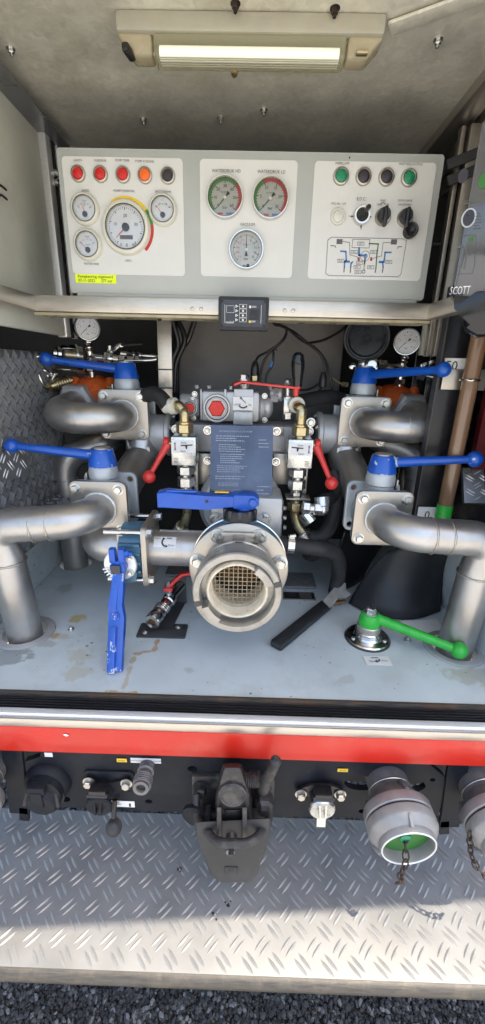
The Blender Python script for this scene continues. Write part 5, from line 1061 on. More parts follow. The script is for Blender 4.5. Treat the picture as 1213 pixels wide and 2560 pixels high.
# coupling ring with two cam lugs and two slots
q = MB(); q.lathe([(.074, 0), (.083, .003), (.087, .010), (.087, .038), (.0885, .042), (.0885, .058), (.086, .061), (.075, .061), (.073, .058), (.073, .034), (.060, .034), (.060, 0), (.074, 0)], S_(.762), A_, 64, cap=False); cr = q.build('coupling_ring', 'coupling', sv)
def ringseg(q, r0, r1, y0, y1, a0, a1, k=10):
    v = []; f = []
    for i in range(k+1):
        a = rad(a0+(a1-a0)*i/k)
        for r, yy in ((r0, y0), (r1, y0), (r1, y1), (r0, y1)): v.append(S_(yy, r*math.cos(a), r*math.sin(a)))
    for i in range(k):
        for j in range(4): f.append([i*4+j, i*4+(j+1) % 4, i*4+4+(j+1) % 4, i*4+4+j])
    f += [[0, 1, 2, 3], [4*k+3, 4*k+2, 4*k+1, 4*k]]; q.add(v, f)
for a0 in (22, 202):
    q = MB(); ringseg(q, .060, .0735, .722, .690, a0, a0+36); q.build('cam_lug', 'coupling', cr)
    q = MB(); ringseg(q, .0745, .0890, .7095, .7003, a0-9, a0-1, 3); q.build('slot', 'gasket', cr)
q = MB(); q.lathe([(.063, 0), (.063, .020), (.060, .024), (.0565, .024), (.0545, .021), (.0530, -.03)], S_(.736), A_, 56, cap=False); q.build('seal_ring', 'grimy_white', sv, label='stained white seal ring')
q = MB(); q.lathe([(.0530, -.045), (.0530, .012), (.0545, .012), (.0545, -.045)], S_(.75), A_, 48, cap=False); q.build('throat', 'grimy_white', sv)
q = MB(); q.lathe([(.060, 0), (.060, .002)], S_(.84), A_, 40); q.build('throat_back', 'rust', sv)
n_ = 11
for i in range(n_):
    u = -.052+.104*(i+.5)/n_; L = math.sqrt(max(0, .0525**2-u*u))
    for k in range(2):
        a = (S_(.752, u, -L), S_(.752, u, L)) if k == 0 else (S_(.7535, -L, u), S_(.7535, L, u)); q = MB(); q.tube(a, .0009, 8); q.build('strainer_wire', 'mesh', sv)
# actuator and blue lever on top
bz = Y(599, 1300, .84).z
q = MB(); q.lathe([(.036, -.035), (.037, -.006), (.037, 0), (.034, .006)], (SCX, .845, bz), (0, 0, 1), 36); q.build('neck_collar', 'teal', sv)
q = MB(); q.lathe([(.037, .004), (.037, .020), (.033, .026), (.028, .027)], (SCX, .845, bz), (0, 0, 1), 36); q.build('notch_plate', 'black', sv)
for k in range(5):
    a = rad(200+35*k); q = MB(); q.box((SCX+.035*math.cos(a), .845+.035*math.sin(a), bz+.02), (.006, .008, .016), Matrix.Rotation(a, 3, 'Z'), .001); q.build('notch', 'gasket', sv)
h0, h1 = Y(612, 1247, .835), Y(394, 1250, .83); zl = bz+.046
lev = None
q = MB(); q.cyl((SCX+.008, .842, bz+.022), (SCX+.008, .842, bz+.063), .0185, .017, 28, .003); lev = q.build('lever', 'blue', sv, label='blue squeeze lever pointing left')
xa0, xa1 = h1.x, SCX-.012
q = MB(); q.prism([(xa0, -.018), (xa1-.06, -.019), (xa1, -.013), (xa1, .014), (xa1-.055, .011), (xa0+.02, .019), (xa0, .014)], (0, .824, zl), PX, PZ, .030, ch=.003); q.build('lever_arm', 'blue', lev)
q = MB(); q.box(((xa0+xa1-.06)/2, .832, zl+.0195), (xa1-xa0-.10, .012, .005), None, .002); q.build('trigger', 'blue', lev)
q = MB(); q.prism([(SCX-.015, -.016), (SCX+.028, -.016), (SCX+.04, -.006), (SCX+.04, .008), (SCX+.028, .016), (SCX-.015, .016)], (0, .822, zl), PX, PZ, .034, ch=.004); q.build('lever_clamp', 'blue', lev)
q = MB(); q.hexn((SCX+.027, .824, zl+.001), (SCX+.027, .815, zl+.001), .0095); q.build('clamp_bolt', 'blue', lev)
q = MB(); q.lathe([(.0035, 0), (.0035, .0008)], (Y(517, 1249, .823).x, .8238, zl), A_, 14); q.build('pin_hole', 'black', lev)
q = MB(); q.box((SCX-.04, .84, zl+.017), (.030, .010, .003), None, .001); q.build('worn_edge', 'label_yellow', lev)
# ================================================================== tank pipe, tank valve
a, b = Y(392, 1368, .90), Y(510, 1372, .90)
t = thing('tank_pipe', 'short steel pipe with white stickers between tank valve and suction inlet', 'pipe', (a.x, .90, a.z-.05))
q = MB(); q.tube([a+V((-.01, 0, 0)), V((SCX-.06, .90, a.z))], .0435, 36); q.build('pipe', 'steel', t)
xa_ = Y(378, 1370, .90).x
q = MB(); q.prism(rr(.140, .150, .016), (xa_+.006, .90, a.z), (0, 1, 0), (0, 0, 1), .011, ch=.0015); q.build('flange', 'steel_plate', t)
for sy_ in (-1, 1):
    for sz in (-1, 1):
        bolt(t, (xa_+.006, .90+sy_*.054, a.z+sz*.059), (1, 0, 0), .0095, 'zinc'); q = MB(); q.cyl((xa_-.005, .90+sy_*.054, a.z+sz*.059), (xa_-.09, .90+sy_*.054, a.z+sz*.059), .0062, seg=14); q.build('tie_rod', 'chrome', t)
def on_pipe(px, py, wpx, hpx, nm, lab=None):
    p = Y(px, py, .86); dz = (p.z-a.z); ang = math.asin(max(-1, min(1, dz/.0435))); n = V((0, -math.cos(ang), math.sin(ang))); xx = m(wpx, p); hh = m(hpx, p)/.0435; q = MB(); K = 8; v = []; f = []
    cx_ = p.x
    for i in range(K+1):
        an = ang-hh/2+hh*i/K
        for s_ in (-1, 1): v.append(V((cx_+s_*xx/2, .90-.0440*math.cos(an), a.z+.0440*math.sin(an))))
    for i in range(K): f.append([2*i, 2*i+1, 2*i+3, 2*i+2])
    q.add(v, f); o = q.build(nm, 'sticker_white', t, label=lab); ya = V((0, math.sin(ang), math.cos(ang))); return o, V((cx_, .90-.0442*math.cos(ang), a.z+.0442*math.sin(ang))), ya
o, p, ya = on_pipe(411, 1358, 56, 28, 'sticker', 'white sticker with curved arrow, Open and Dicht')
text('Open', p+V((-.017, 0, 0))+ya*.0085, .0042, 'grey_text', o, PX, ya); lines(o, p+V((.013, -.0004, 0))+ya*.0085, .018, .004, 1, 'grey_text', PX, ya, 8, th=.7); text('Dicht', p+V((.015, 0, 0))-ya*.0085, .0044, 'grey_text', o, PX, ya)
q = MB(); q.arc(p+V((.004, -.0012, 0)), PX, ya, .0085, .0120, 130, 250); s_ = p+V((.004, -.0012, 0)); q.add([s_+PX*u+ya*v_ for u, v_ in ((-.001, -.006), (.004, -.011), (-.004, -.013))], [[0, 1, 2]]); q.add([s_+PX*u+ya*v_ for u, v_ in ((-.003, .008), (-.009, .012), (-.010, .005))], [[0, 1, 2]]); q.build('print_arrow', 'black_text', o, 0)
o, p, ya = on_pipe(429, 1328, 78, 11, 'sticker'); lines(o, p, .058, .007, 2, 'grey_text', PX, ya, 9); o, p, ya = on_pipe(492, 1330, 40, 11, 'sticker'); lines(o, p, .03, .007, 2, 'grey_text', PX, ya, 10)
# tank butterfly valve, blue lever hanging forward
t = thing('tank_valve', 'blue butterfly valve whose long blue lever hangs down over the floor', 'valve', (xa_-.05, .90, a.z-.08))
q = MB(); q.lathe([(.055, 0), (.062, .004), (.062, .055), (.055, .058)], (xa_-.006, .90, a.z), (-1, 0, 0), 40); q.build('body', 'teal', t)
q = MB()
for k in range(4): q.box((xa_-.035, .842, a.z+.03-.022*k), (.05, .012, .008), None, .002)
q.cyl((xa_-.036, .87, a.z-.035), (xa_-.036, .822, a.z-.035), .020, seg=26); q.build('spindle_housing', 'teal', t)
dc = Y(301, 1412, .818); q = MB(); q.lathe([(.037, -.004), (.037, 0), (.035, .002)], dc, A_, 40); q.build('index_disc', 'alu_white', t)
for k in range(6): an = rad(195+12*k); q = MB(); q.box(dc+V((.034*math.cos(an), -.003, .034*math.sin(an))), (.012, .006, .0035), Matrix.Rotation(-an, 3, 'Y'), .0008); q.build('index_tooth', 'alu_white', t)
bolt(t, dc+V((.022, -.003, -.018)), A_, .006, 'zinc'); bolt(t, dc+V((.024, -.003, .018)), A_, .004, 'zinc')
L0, L1, L2 = Y(300, 1404, .802), Y(294, 1545, .775), Y(288, 1680, .705)
q = MB(); q.cyl(dc, dc+V((0, -.020, 0)), .018, seg=26, ch=.002); hub = q.build('lever_hub', 'blue', t)
for s_ in (-1, 1): q = MB(); q.box(dc+V((s_*.010, -.014, .030)), (.014, .016, .034), None, .003); q.build('clamp_ear', 'blue', hub)
q = MB(); q.hexn(dc+V((.015, -.014, .034)), dc+V((.026, -.014, .034)), .008); q.cyl(dc+V((.02, -.014, .034)), dc+V((.034, -.014, .034)), .0045, seg=12); q.build('clamp_bolt', 'blue', hub)
quad(t, dc+V((-.003, -.022, -.0)), .020, .020, 'gasket', PX, PZ, 'square_shaft', .004)
PTS = [dc+V((0, -.014, -.010)), L1, L2]
def wbar(P, wd, th_, ma, nm, par, off=V((0, 0, 0)), bev=.003):
    q = MB()
    v = []; f = []
    for i, p in enumerate(P):
        d = (P[min(i+1, len(P)-1)]-P[max(i-1, 0)]).normalized(); s_ = V((1, 0, 0)); s_ = (s_-d*s_.dot(d)).normalized(); n = s_.cross(d); ww = wd[i] if isinstance(wd, (list, tuple)) else wd
        for a_, b_ in ((-1, -1), (1, -1), (1, 1), (-1, 1)): v.append(p+off+s_*(a_*ww/2)+n*(b_*th_/2))
    k = len(P)
    for i in range(k-1):
        for j in range(4): f.append([i*4+j, i*4+(j+1) % 4, i*4+4+(j+1) % 4, i*4+4+j])
    f += [[3, 2, 1, 0], [4*k-4, 4*k-3, 4*k-2, 4*k-1]]
    b = bmesh.new(); vs = [b.verts.new(p) for p in v]
    for fc in f: b.faces.new([vs[i] for i in fc])
    bmesh.ops.bevel(b, geom=b.edges[:], offset=bev, segments=2, profile=.5, affect='EDGES'); q.bm(b); return q.build(nm, ma, par)
cv = [PTS[0], PTS[0].lerp(L1, .35), PTS[0].lerp(L1, .7)+V((-.004, 0, 0)), L1, L1.lerp(L2, .5), L2]
arm = wbar(cv, [.026, .028, .032, .036, .034, .032], .020, 'blue_worn', 'lever_arm', t)
wbar([PTS[0]+V((-.002, -.011, -.008)), cv[2]+V((-.002, -.011, 0)), L1+V((0, -.011, 0))], .012, .004, 'blue_worn', 'raised_rib', arm, bev=.001)
wbar([L1.lerp(L2, .12)+V((-.002, -.014, .003)), L2+V((-.002, -.012, .005))], .011, .014, 'blue_worn', 'trigger', arm, bev=.002)
q = MB(); p = L1+V((.0, -.011, .012)); q.torus(p, (0, -1, .25), .007, .0012, 24, 6); q.build('cast_mark', 'blue_worn', arm)
q = MB(); p = Y(250, 1372, .95); q.tube(bend([(xa_-.06, .91, a.z), (xa_-.13, .91, a.z), (xa_-.17, 1.10, a.z+.01)], .05), .046, 30); q.build('tank_elbow', 'steel', t)
# strap from valve to flange
q = MB(); q.box(Y(301, 1352, .86), (.014, .006, .05), None, .001); q.build('stay', 'steel_plate', t)
# ================================================================== drain tap on its bracket
p0, p1 = Z(386, 1572, FLOOR+.03), Y(424, 1470, .93)
t = thing('drain_tap', 'chrome drain tap with red lever on a dark floor bracket', 'tap', Z(405, 1578, FLOOR))
b0, b1, b2, b3 = Z(343, 1590, FLOOR+.004), Z(466, 1593, FLOOR+.004), Z(462, 1562, FLOOR+.004), Z(356, 1558, FLOOR+.004)
q = MB(); o_ = (b0+b1+b2+b3)/4; wx = b1.x-b0.x; wy = b2.y-b1.y; q.prism(rr(wx, abs(wy)+.006, .004), o_, (1, 0, 0), (0, 1, 0), .003, ch=.0006)
q.prism([(-.015, .0), (.020, 0), (.036, .13), (.010, .13)], o_+V((.002, .015, .0002)), (1, 0, 0), (0, 1, 0), .003); e_ = o_+V((.025, .13, 0)); q.box(e_+V((0, 0, .035)), (.03, .004, .075), None, .001); q.build('bracket', 'gasket', t)
for px, py in ((363, 1581), (446, 1568)): bolt(t, Z(px, py, FLOOR+.004), (0, 0, 1), .006, 'zinc', 'screw', kind='round')
nose = o_+V((-.022, -.012, .030)); tail = o_+V((.024, .130, .052)); d = (tail-nose).normalized()
q = MB(); q.lathe([(.0085, .012), (.010, 0), (.019, 0), (.0205, .003), (.0205, .020), (.0175, .026)], nose, d, 30, cap=False); q.lathe([(.0085, .012), (.001, .0121)], nose, d, 30, cap=False)
q.lathe([(.0175, .026), (.0185, .030), (.0185, .036), (.0165, .039)], nose, d, 28); q.lathe([(.016, .036), (.019, .046), (.019, .052), (.016, .056), (.016, .075), (.0185, .078), (.0185, .095), (.015, .10), (.015, .15)], nose, d, 28)
for k in range(3): q.torus(nose+d*(.042+.006*k), d, .0185, .0016, 28, 6)
q.build('body', 'chrome', t)
q = MB(); q.lathe([(.0086, .011), (.0001, .0112)], nose, d, 20, cap=False); q.build('bore', 'rust', t)
st = nose+d*.088; q = MB(); q.cyl(st+V((0, 0, .012)), st+V((0, 0, .034)), .008, seg=16); q.build('spindle', 'chrome', t)
hd = st+V((0, 0, .036)); tip = Y(476, 1432, .93); q = MB(); q.box(hd, (.024, .030, .010), None, .003); lv_ = q.build('lever', 'red', t)
q = MB()
P = [hd, hd.lerp(tip, .25)+V((0, 0, .008)), hd.lerp(tip, .6)+V((0, 0, .012)), tip]
for u, v_ in zip(P, P[1:]): q.bar(u-(v_-u).normalized()*.003, v_, .016, .008, (0, 0, 1), .002)
q.build('lever_arm', 'red', lv_); bolt(lv_, hd+V((0, 0, .005)), (0, 0, 1), .0065, 'zinc', 'nut', kind='nut')
# ================================================================== floor things on the right
# plates near the pump
o_ = Z(748, 1448, FLOOR+.012); t = thing('tread_patch', 'small patch of tread plate beside the suction inlet', 'plate', o_-V((0, 0, .01)))
q = MB(); q.prism(rr(m(76, o_), .088, .003), o_, (1, 0, 0), (0, 1, 0), .006); q.build('plate', 'tread_step', t)
q = ridges(o_+V((0, 0, .0003)), (1, 0, 0), (0, 1, 0), m(76, o_), .088, .034, .026, .0042, .0012, 2, .008, 40); tagp(q.build('tread_pattern', 'ridge_step', t, 60), kind='stuff')
o_ = Z(430, 1432, FLOOR+.012); t = thing('tread_patch', 'small patch of tread plate behind the red drain lever', 'plate', o_-V((0, 0, .01)))
q = MB(); q.prism(rr(.10, .06, .003), o_+V((.03, .02, 0)), (1, 0, 0), (0, 1, 0), .006); q.build('plate', 'tread_step', t)
q = ridges(o_+V((.03, .02, .0003)), (1, 0, 0), (0, 1, 0), .10, .06, .034, .026, .0042, .0012, 2, .008, 40); tagp(q.build('tread_pattern', 'ridge_step', t, 60), kind='stuff')
o_ = Z(748, 1489, FLOOR+.004); t = thing('data_plate', 'small black data plate on the floor beside the suction inlet', 'sign', o_-V((0, 0, .003)))
q = MB(); q.prism(rr(m(80, o_), .040, .002), o_, (1, 0, 0), (0, 1, 0), .003); q.build('plate', 'steel_plate', t)
q = MB(); q.prism(rr(m(74, o_), .034, .002), o_+V((0, 0, .0008)), (1, 0, 0), (0, 1, 0), .0007); b_ = q.build('print', 'black', t)
lines(b_, o_+V((-.018, 0, .001)), m(28, o_), .028, 6, 'grey_text', (1, 0, 0), (0, 1, 0), 4); quad(b_, o_+V((.018, 0, .0010)), m(30, o_), .026, 'alu', (1, 0, 0), (0, 1, 0), 'blank_field')
# coupling wrench
w0, w1, w2 = Z(688, 1616, FLOOR+.010), Z(818, 1510, FLOOR+.018), Y(858, 1468, .985)
t = thing('coupling_wrench', 'coupling wrench with dark grey rubber grip lying on the floor', 'wrench', Z(760, 1560, FLOOR))
q = MB(); q.bar(w0, w1, .034, .018, (0, 0, 1), .006); q.build('grip', 'mat_rubber', t)
hp_ = [(808, 1502, .950), (836, 1468, .985), (852, 1458, .990), (864, 1457, .990), (866, 1474, .975), (878, 1486, .965), (866, 1494, .955), (846, 1494, .955), (838, 1506, .945), (826, 1520, .935)]
hv = [Y(*p) for p in hp_]; nn = (hv[2]-hv[0]).cross(hv[-1]-hv[0]).normalized(); nn = nn if nn.y < 0 else -nn; K = len(hv)
q = MB(); q.add(hv+[p-nn*.006 for p in hv], [list(range(K)), list(range(2*K-1, K-1, -1))]+[[i, (i+1) % K, K+(i+1) % K, K+i] for i in range(K)]); hd_ = q.build('head', 'wrench_head', t)
# a rusty latch beside it
q = MB(); p = Z(847, 1507, FLOOR+.012); q.bar(p+V((-.02, -.005, 0)), p+V((.02, .004, .004)), .012, .008, (0, 0, 1), .003); q.build('rusty_hook', 'rust', t)
# curled black rubber mat
t = thing('rubber_mat', 'curled sheet of dark rubber standing behind the green lever', 'mat', Z(960, 1540, FLOOR))
def sheet(top, bot, nm, ma, th_=.004):
    K = 14; bt0 = [Z(*p, FLOOR+.004) for p in bot]; tp = smooth([Y(*p[:2], q0.y+p[2]) for p, q0 in zip(top, bt0)], 8); bt = smooth(bt0, 8); n = min(len(tp), len(bt)); v = []; f = []; J = 8
    for i in range(n):
        a_ = tp[int(i*(len(tp)-1)/(n-1))]; b_ = bt[int(i*(len(bt)-1)/(n-1))]
        for j in range(J+1): t_ = j/J; v.append(a_.lerp(b_, t_)+V((0, .018*math.sin(math.pi*t_), 0)))
    for i in range(n-1):
        for j in range(J): f.append([i*(J+1)+j, i*(J+1)+j+1, (i+1)*(J+1)+j+1, (i+1)*(J+1)+j])
    q = MB(); q.add(v, f); o = q.build(nm, ma, t, 80); md = o.modifiers.new('thickness', 'SOLIDIFY'); md.thickness = th_; md.offset = 0; return o
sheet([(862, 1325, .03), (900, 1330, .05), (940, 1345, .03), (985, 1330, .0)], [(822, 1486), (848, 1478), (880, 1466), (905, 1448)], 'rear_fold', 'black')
sheet([(968, 1378, .0), (1030, 1360, .03), (1090, 1370, .05), (1130, 1390, .08)], [(872, 1508), (940, 1540), (1030, 1548), (1100, 1528)], 'front_fold', 'mat_rubber')
q = MB(); p = Z(1060, 1570, FLOOR+.004); q.prism([(-.05, .03), (-.03, -.01), (.01, -.03), (.05, -.02), (.05, .04)], p, (1, 0, 0), (0, 1, 0), .003); q.build('torn_edge', 'sticker_white', t)
# green floor lever
fc = Z(918, 1596, FLOOR); t = thing('floor_lever', 'bright green ball lever on a steel floor flange', 'lever', fc)
q = MB(); q.lathe([(.052, 0), (.052, .004), (.050, .006), (.034, .008), (.031, .012), (.031, .022), (.029, .024)], fc+V((0, 0, .002)), (0, 0, 1), 44); q.build('flange', 'chrome', t)
q = MB(); q.lathe([(.0545, 0), (.0545, .002)], fc+V((0, 0, .0008)), (0, 0, 1), 44); q.build('gasket', 'gasket', t)
for a_ in (200, 330, 80): bolt(t, fc+V((.041*math.cos(rad(a_)), .041*math.sin(rad(a_)), .007)), (0, 0, 1), .005, 'zinc', 'screw', washer=False, kind='socket')
q = MB(); q.lathe([(.0275, .024), (.0275, .040), (.0255, .042)], fc, (0, 0, 1), 32); q.build('stem', 'alu', t)
q = MB(); q.lathe([(.0255, .042), (.0255, .056), (.0215, .070), (.019, .072)], fc, (0, 0, 1), 32); hb = q.build('handle', 'green', t)
bolt(t, fc+V((0, 0, .072)), (0, 0, 1), .0125, 'zinc', h=.010)
ball = Y(1148, 1626, .772); a_ = fc+V((.012, -.002, .060)); n = 8; q = MB(); q.tube([a_.lerp(ball, i/n) for i in range(n+1)], [.0125-.0025*i/n for i in range(n+1)], 16); q.build('arm', 'green', hb); q = MB(); q.sph(ball, .0185); q.build('ball', 'green', hb)
# sticker on the floor
o_ = Z(944, 1652, FLOOR+.0012); t = thing('floor_sticker', 'small pale sticker with curved arrow on the floor below the green lever', 'sticker', o_)
q = MB(); q.prism(rr(m(64, o_), .030, .001), o_+V((0, 0, .0006)), (1, .03, 0), (-.03, 1, 0), .0008); s2 = q.build('label', 'sticker_white', t)
fx, fy = (1, 0, 0), (0, 1, 0); lines(s2, o_+V((0, .008, .0012)), .024, .004, 1, 'black_text', V(fx), V(fy), 8, th=.7); text('Open', o_+V((-.014, -.004, .001)), .0042, 'black_text', s2, fx, fy); text('Dicht', o_+V((.016, -.001, .001)), .0042, 'black_text', s2, fx, fy)
q = MB(); q.arc(o_+V((-.002, .002, .0022)), fx, fy, .0045, .0078, -100, 10); q.add([o_+V(z) for z in ((-.002, -.009, .0022), (-.002, .001, .0022), (-.008, -.004, .0022))], [[0, 1, 2]]); q.build('print_arrow', 'black_text', s2, 0)
# ================================================================== level gauge tube
g0, g1 = Y(1108, 1290, .97), Y(1200, 800, .95); g1 = V((g0.x+.003, g0.y, g1.z))
t = thing('sight_tube', 'upright brown tinted sight tube with green float on the right', 'level gauge', g0-V((0, 0, .03)))
q = MB(); q.tube([g0+V((0, 0, .03)), g1+V((0, 0, .02))], .0175, 24); q.build('tube', 'brown_tube', t)
q = MB(); q.cyl(g0-V((0, 0, .02)), g0+V((0, 0, .03)), .0185, seg=24); q.build('float', 'green', t)
q = MB(); q.box((g0.x-.018, g0.y+.040, (g0.z+g1.z)/2), (.086, .012, g1.z-g0.z+.14), None, .002); q.build('backing_channel', 'black', t)
for dx in (-.063, ): q = MB(); q.box((g0.x+dx, g0.y+.03, (g0.z+g1.z)/2), (.003, .024, g1.z-g0.z+.14)); q.build('channel_edge', 'gasket', t)
p = Y(1168, 950, .965); q = MB(); q.box((g0.x, g0.y+.026, p.z), (.10, .004, .045), None, .001); q.build('clip', 'steel_plate', t); q = MB(); q.torus((g0.x, g0.y, p.z), (0, 0, 1), .019, .003, 28, 8); q.build('clip_ring', 'chrome', t)
p = Y(1166, 916, .985); s2 = quad(t, (g0.x-.018, g0.y+.031, p.z), .065, .034, 'sticker_white', PX, PZ, 'number_label', .004, .003); text('50', (g0.x-.034, g0.y+.0265, p.z), .020, 'black_text', s2, PX, PZ)
p = Y(1092, 1298, .985); s2 = quad(t, (g0.x-.02, g0.y+.031, g0.z-.004), .065, .034, 'sticker_white', PX, PZ, 'number_label', .004, .003); text('0', (g0.x-.028, g0.y+.0265, g0.z-.008), .020, 'black_text', s2, PX, PZ)
# ================================================================== glossy case hanging at the right
n_ = V((-.42, -.90, 0)).normalized(); xa = PZ.cross(n_).normalized()
a = Y(1131, 745, .80); z1, z0 = Y(1175, 285, .80).z, a.z; W_ = .16
t = thing('equipment_case', 'tall glossy grey case marked SCOTT hanging at the right edge', 'equipment case', (a.x+.08, .82, z0-.05))
o_ = V((a.x, a.y, (z0+z1)/2))+xa*(W_/2)
q = MB(); q.prism(rr(W_, z1-z0, .012), o_, xa, PZ, .05, ch=.005); sh = q.build('shell', 'visor', t)
q = MB(); q.prism([(-W_*.02, .09), (W_/2+.01, .09), (W_/2+.01, -.045), (W_*.10, -.045), (W_*.0, -.02)], o_+PZ*((z1-z0)/2)+n_*.012, xa, PZ, .05, ch=.006); q.build('top_strap', 'black', t)
q = MB(); q.prism([(-W_/2-.004, .006), (-W_*.30, -.004), (W_*.05, .006), (W_/2+.01, .03), (W_/2+.01, -.06), (-W_*.20, -.062), (-W_*.32, -.050), (-W_*.42, -.015)], o_-PZ*((z1-z0)/2)+n_*.016, xa, PZ, .06, ch=.008); q.build('lower_lip', 'black_gloss', t)
def C(px, py):
    d_ = ray(px, py); return CAM+d_*((o_-CAM).dot(n_)/d_.dot(n_))
p = C(1124, 735); text('SCOTT', p+n_*.0006+PZ*.004, .0125, 'white_text', sh, xa, PZ, wide=.55, align='LEFT')
k = m(1, C(1160, 500))  # instrument panel's reflection in the glossy shell, drawn as flat coloured shapes
for px, py, rx, ma in ((1158, 440, 11, 'lens_black'), (1210, 452, 12, 'dia_green'), (1172, 545, 13, 'lens_black')): q = MB(); q.prism(circ(rx*k, 24, 0, 0, rx*k*1.35), C(px, py)+n_*.0012, xa, PZ, .001); q.build('reflection_disc', ma, sh)
q = MB(); q.prism(circ(17*k, 24, 0, 0, 21*k), C(1172, 545)+n_*.0006, xa, PZ, .0005); q.build('reflection_ring', 'cast', sh)
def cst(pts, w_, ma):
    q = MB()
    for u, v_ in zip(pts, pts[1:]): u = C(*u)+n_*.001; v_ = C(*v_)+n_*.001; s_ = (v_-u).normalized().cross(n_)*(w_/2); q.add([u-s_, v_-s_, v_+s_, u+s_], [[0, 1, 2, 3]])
    q.build('reflection_line', ma, sh, 0)
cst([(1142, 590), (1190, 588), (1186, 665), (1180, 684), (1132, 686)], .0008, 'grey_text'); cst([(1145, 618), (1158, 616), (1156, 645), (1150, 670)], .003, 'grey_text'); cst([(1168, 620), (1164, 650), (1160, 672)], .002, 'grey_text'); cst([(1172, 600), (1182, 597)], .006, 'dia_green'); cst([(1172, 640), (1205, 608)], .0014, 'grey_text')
lines(sh, C(1172, 505), 30*k, 12*k, 2, 'grey_text', xa, PZ, 3); lines(sh, C(1196, 552), 16*k, 40*k, 6, 'grey_text', xa, PZ, 4)  # dash rows belong to the drawn panel reflection, not to lettering on the case
# ================================================================== rear beam with sockets
BY = .602
def B(px, py, d=0.): return Y(px, py, BY-d)
bo_ = V((0, BY, 0))
beam = thing('rear_beam', 'black steel tow beam under the red bodywork', 'beam', B(590, 2040)+V((0, .02, 0)))
def bpoly(pts): return [(B(*p).x, B(*p).z) for p in pts]
def bh(px, py, rx, ry=None):
    c = B(px, py); r = m(rx, c); return circ(r, 22, c.x, c.z, m(ry, c)*1.18 if ry else None)
outer = bpoly([(112, 1838), (1062, 1872), (1066, 1905), (1112, 1942), (1112, 1990), (1090, 2048), (700, 2042), (480, 2032), (160, 2018), (88, 2020), (62, 1905), (100, 1892)])
q = MB(); q.prism(outer, (0, BY, 0), PX, PZ, .012, holes=[bh(481, 1922, 12, 8), bh(165, 1998, 11, 8), bh(372, 2004, 9, 6), bh(905, 1958, 44, 21), bh(1022, 1965, 42, 20), bh(1082, 1950, 7, 5), bh(905, 2028, 8, 6)]); q.build('face_plate', 'beam_black', beam)
q = MB(); c = B(590, 1950); q.box((c.x, BY+.10, c.z), (1.0, .02, .22)); q.build('inner_web', 'dark', beam)
for i, (p0, p1, p2, p3) in enumerate((((28, 1846), (110, 1842), (50, 2030), (74, 2033)), ((1148, 1888), (1070, 1878), (1122, 2064), (1098, 2066)))):
    s_ = -1 if i == 0 else 1
    a, b = B(*p0), B(*p2)
    P = [B(*p1)+V((0, 0, -.004)), B(*p0)+V((0, 0, -.004)), B(*p2), B(*p3)]; q = MB()
    q.bar(P[0], P[1]+V((s_*.004, 0, 0)), .04, .008, (0, 1, 0), .001); q.bar(P[1], P[2], .04, .008, (0, 1, 0), .001); q.bar(P[2], P[3], .04, .008, (0, 1, 0), .001)
    q.build('end_frame', 'beam_black', beam)
for px, py in ((78, 1862), (1098, 1898)): bolt(beam, B(px, py)+V((0, .02, 0)), (0, -1, 0), .010, 'hitch_black')
q = MB(); a = B(330, 1850); b = B(270, 1848); q.box(((B(40, 1846).x+B(270, 1849).x)/2, BY-.006, B(150, 1850).z), (.25, .01, .010), None, .002); q.box((B(1000, 1886).x, BY-.006, B(1000, 1886).z), (.24, .010, .008), None, .002); q.build('top_flange', 'beam_black', beam)
def label(px, py, w_, h_, ma, s_, tma='black_text', lab=None, rows=None):
    c = B(px, py, .001); o = quad(beam, c, m(w_, c), m(h_, c)*1.12, ma, PX, PZ, 'label_strip', .0010, label=lab)
    if s_: text(s_, c+V((0, -.001, 0)), m(h_, c)*.40, tma, o, PX, PZ, wide=.82)
    return o, c
label(122, 1886, 20, 12, 'sticker_white', '', 'grey_text'); label(305, 1900, 25, 10, 'label_yellow', '24 VOLT'); label(365, 1901, 76, 14, 'sticker_white', 'ONTWATEREN HD HASPEL', 'grey_text', 'white strip printed ONTWATEREN HD HASPEL'); label(857, 1925, 26, 9, 'label_yellow', '24 VOLT')
o, c = label(304, 2009, 66, 18, 'sticker_white', ''); lines(o, c+V((-.008, -.0012, .003)), .030, .010, 2, 'grey_text', PX, PZ, 8, th=.5); quad(o, c+V((.018, -.001, -.002)), .004, .009, 'black_text', PX, PZ, 'print_mark')
# large round trailer socket, left
c = B(124, 1962); t = thing('trailer_socket', 'large black round trailer socket at the left end of the beam', 'socket', c+V((0, -.03, -.05)), 'trailer sockets')
ax = V((0, -1, -.10)); k = m(1, c)
q = MB(); q.lathe([(58*k, -.004), (56*k, .008), (47*k, .016), (45*k, .03)], c+V((0, -.001, .012)), (0, -1, 0), 36); q.build('base', 'beam_black', t)
q = MB(); q.lathe([(44*k, 0), (44*k, .012), (42*k, .016), (38*k, .024), (34*k, .028), (20*k, .029)], c+V((0, -.012, -.004)), ax, 9); q.build('lid', 'beam_black', t)
q = MB(); q.lathe([(47*k, 0), (47*k, .008)], c+V((0, -.012, -.002)), ax, 36); q.build('collar', 'rubber', t)
q = MB(); q.box(c+V((-.004, -.032, .036)), (.036, .022, .018), None, .003); q.box(c+V((-.003, -.041, .014)), (.024, .008, .04), None, .003); q.build('hinge', 'beam_black', t)
for s_ in (-1, 1): q = MB(); q.bar(c+V((s_*.022, -.02, .04)), c+V((s_*.034, -.036, -.01)), .008, .008, (0, 1, 0), .002); q.build('clip_arm', 'rubber', t)
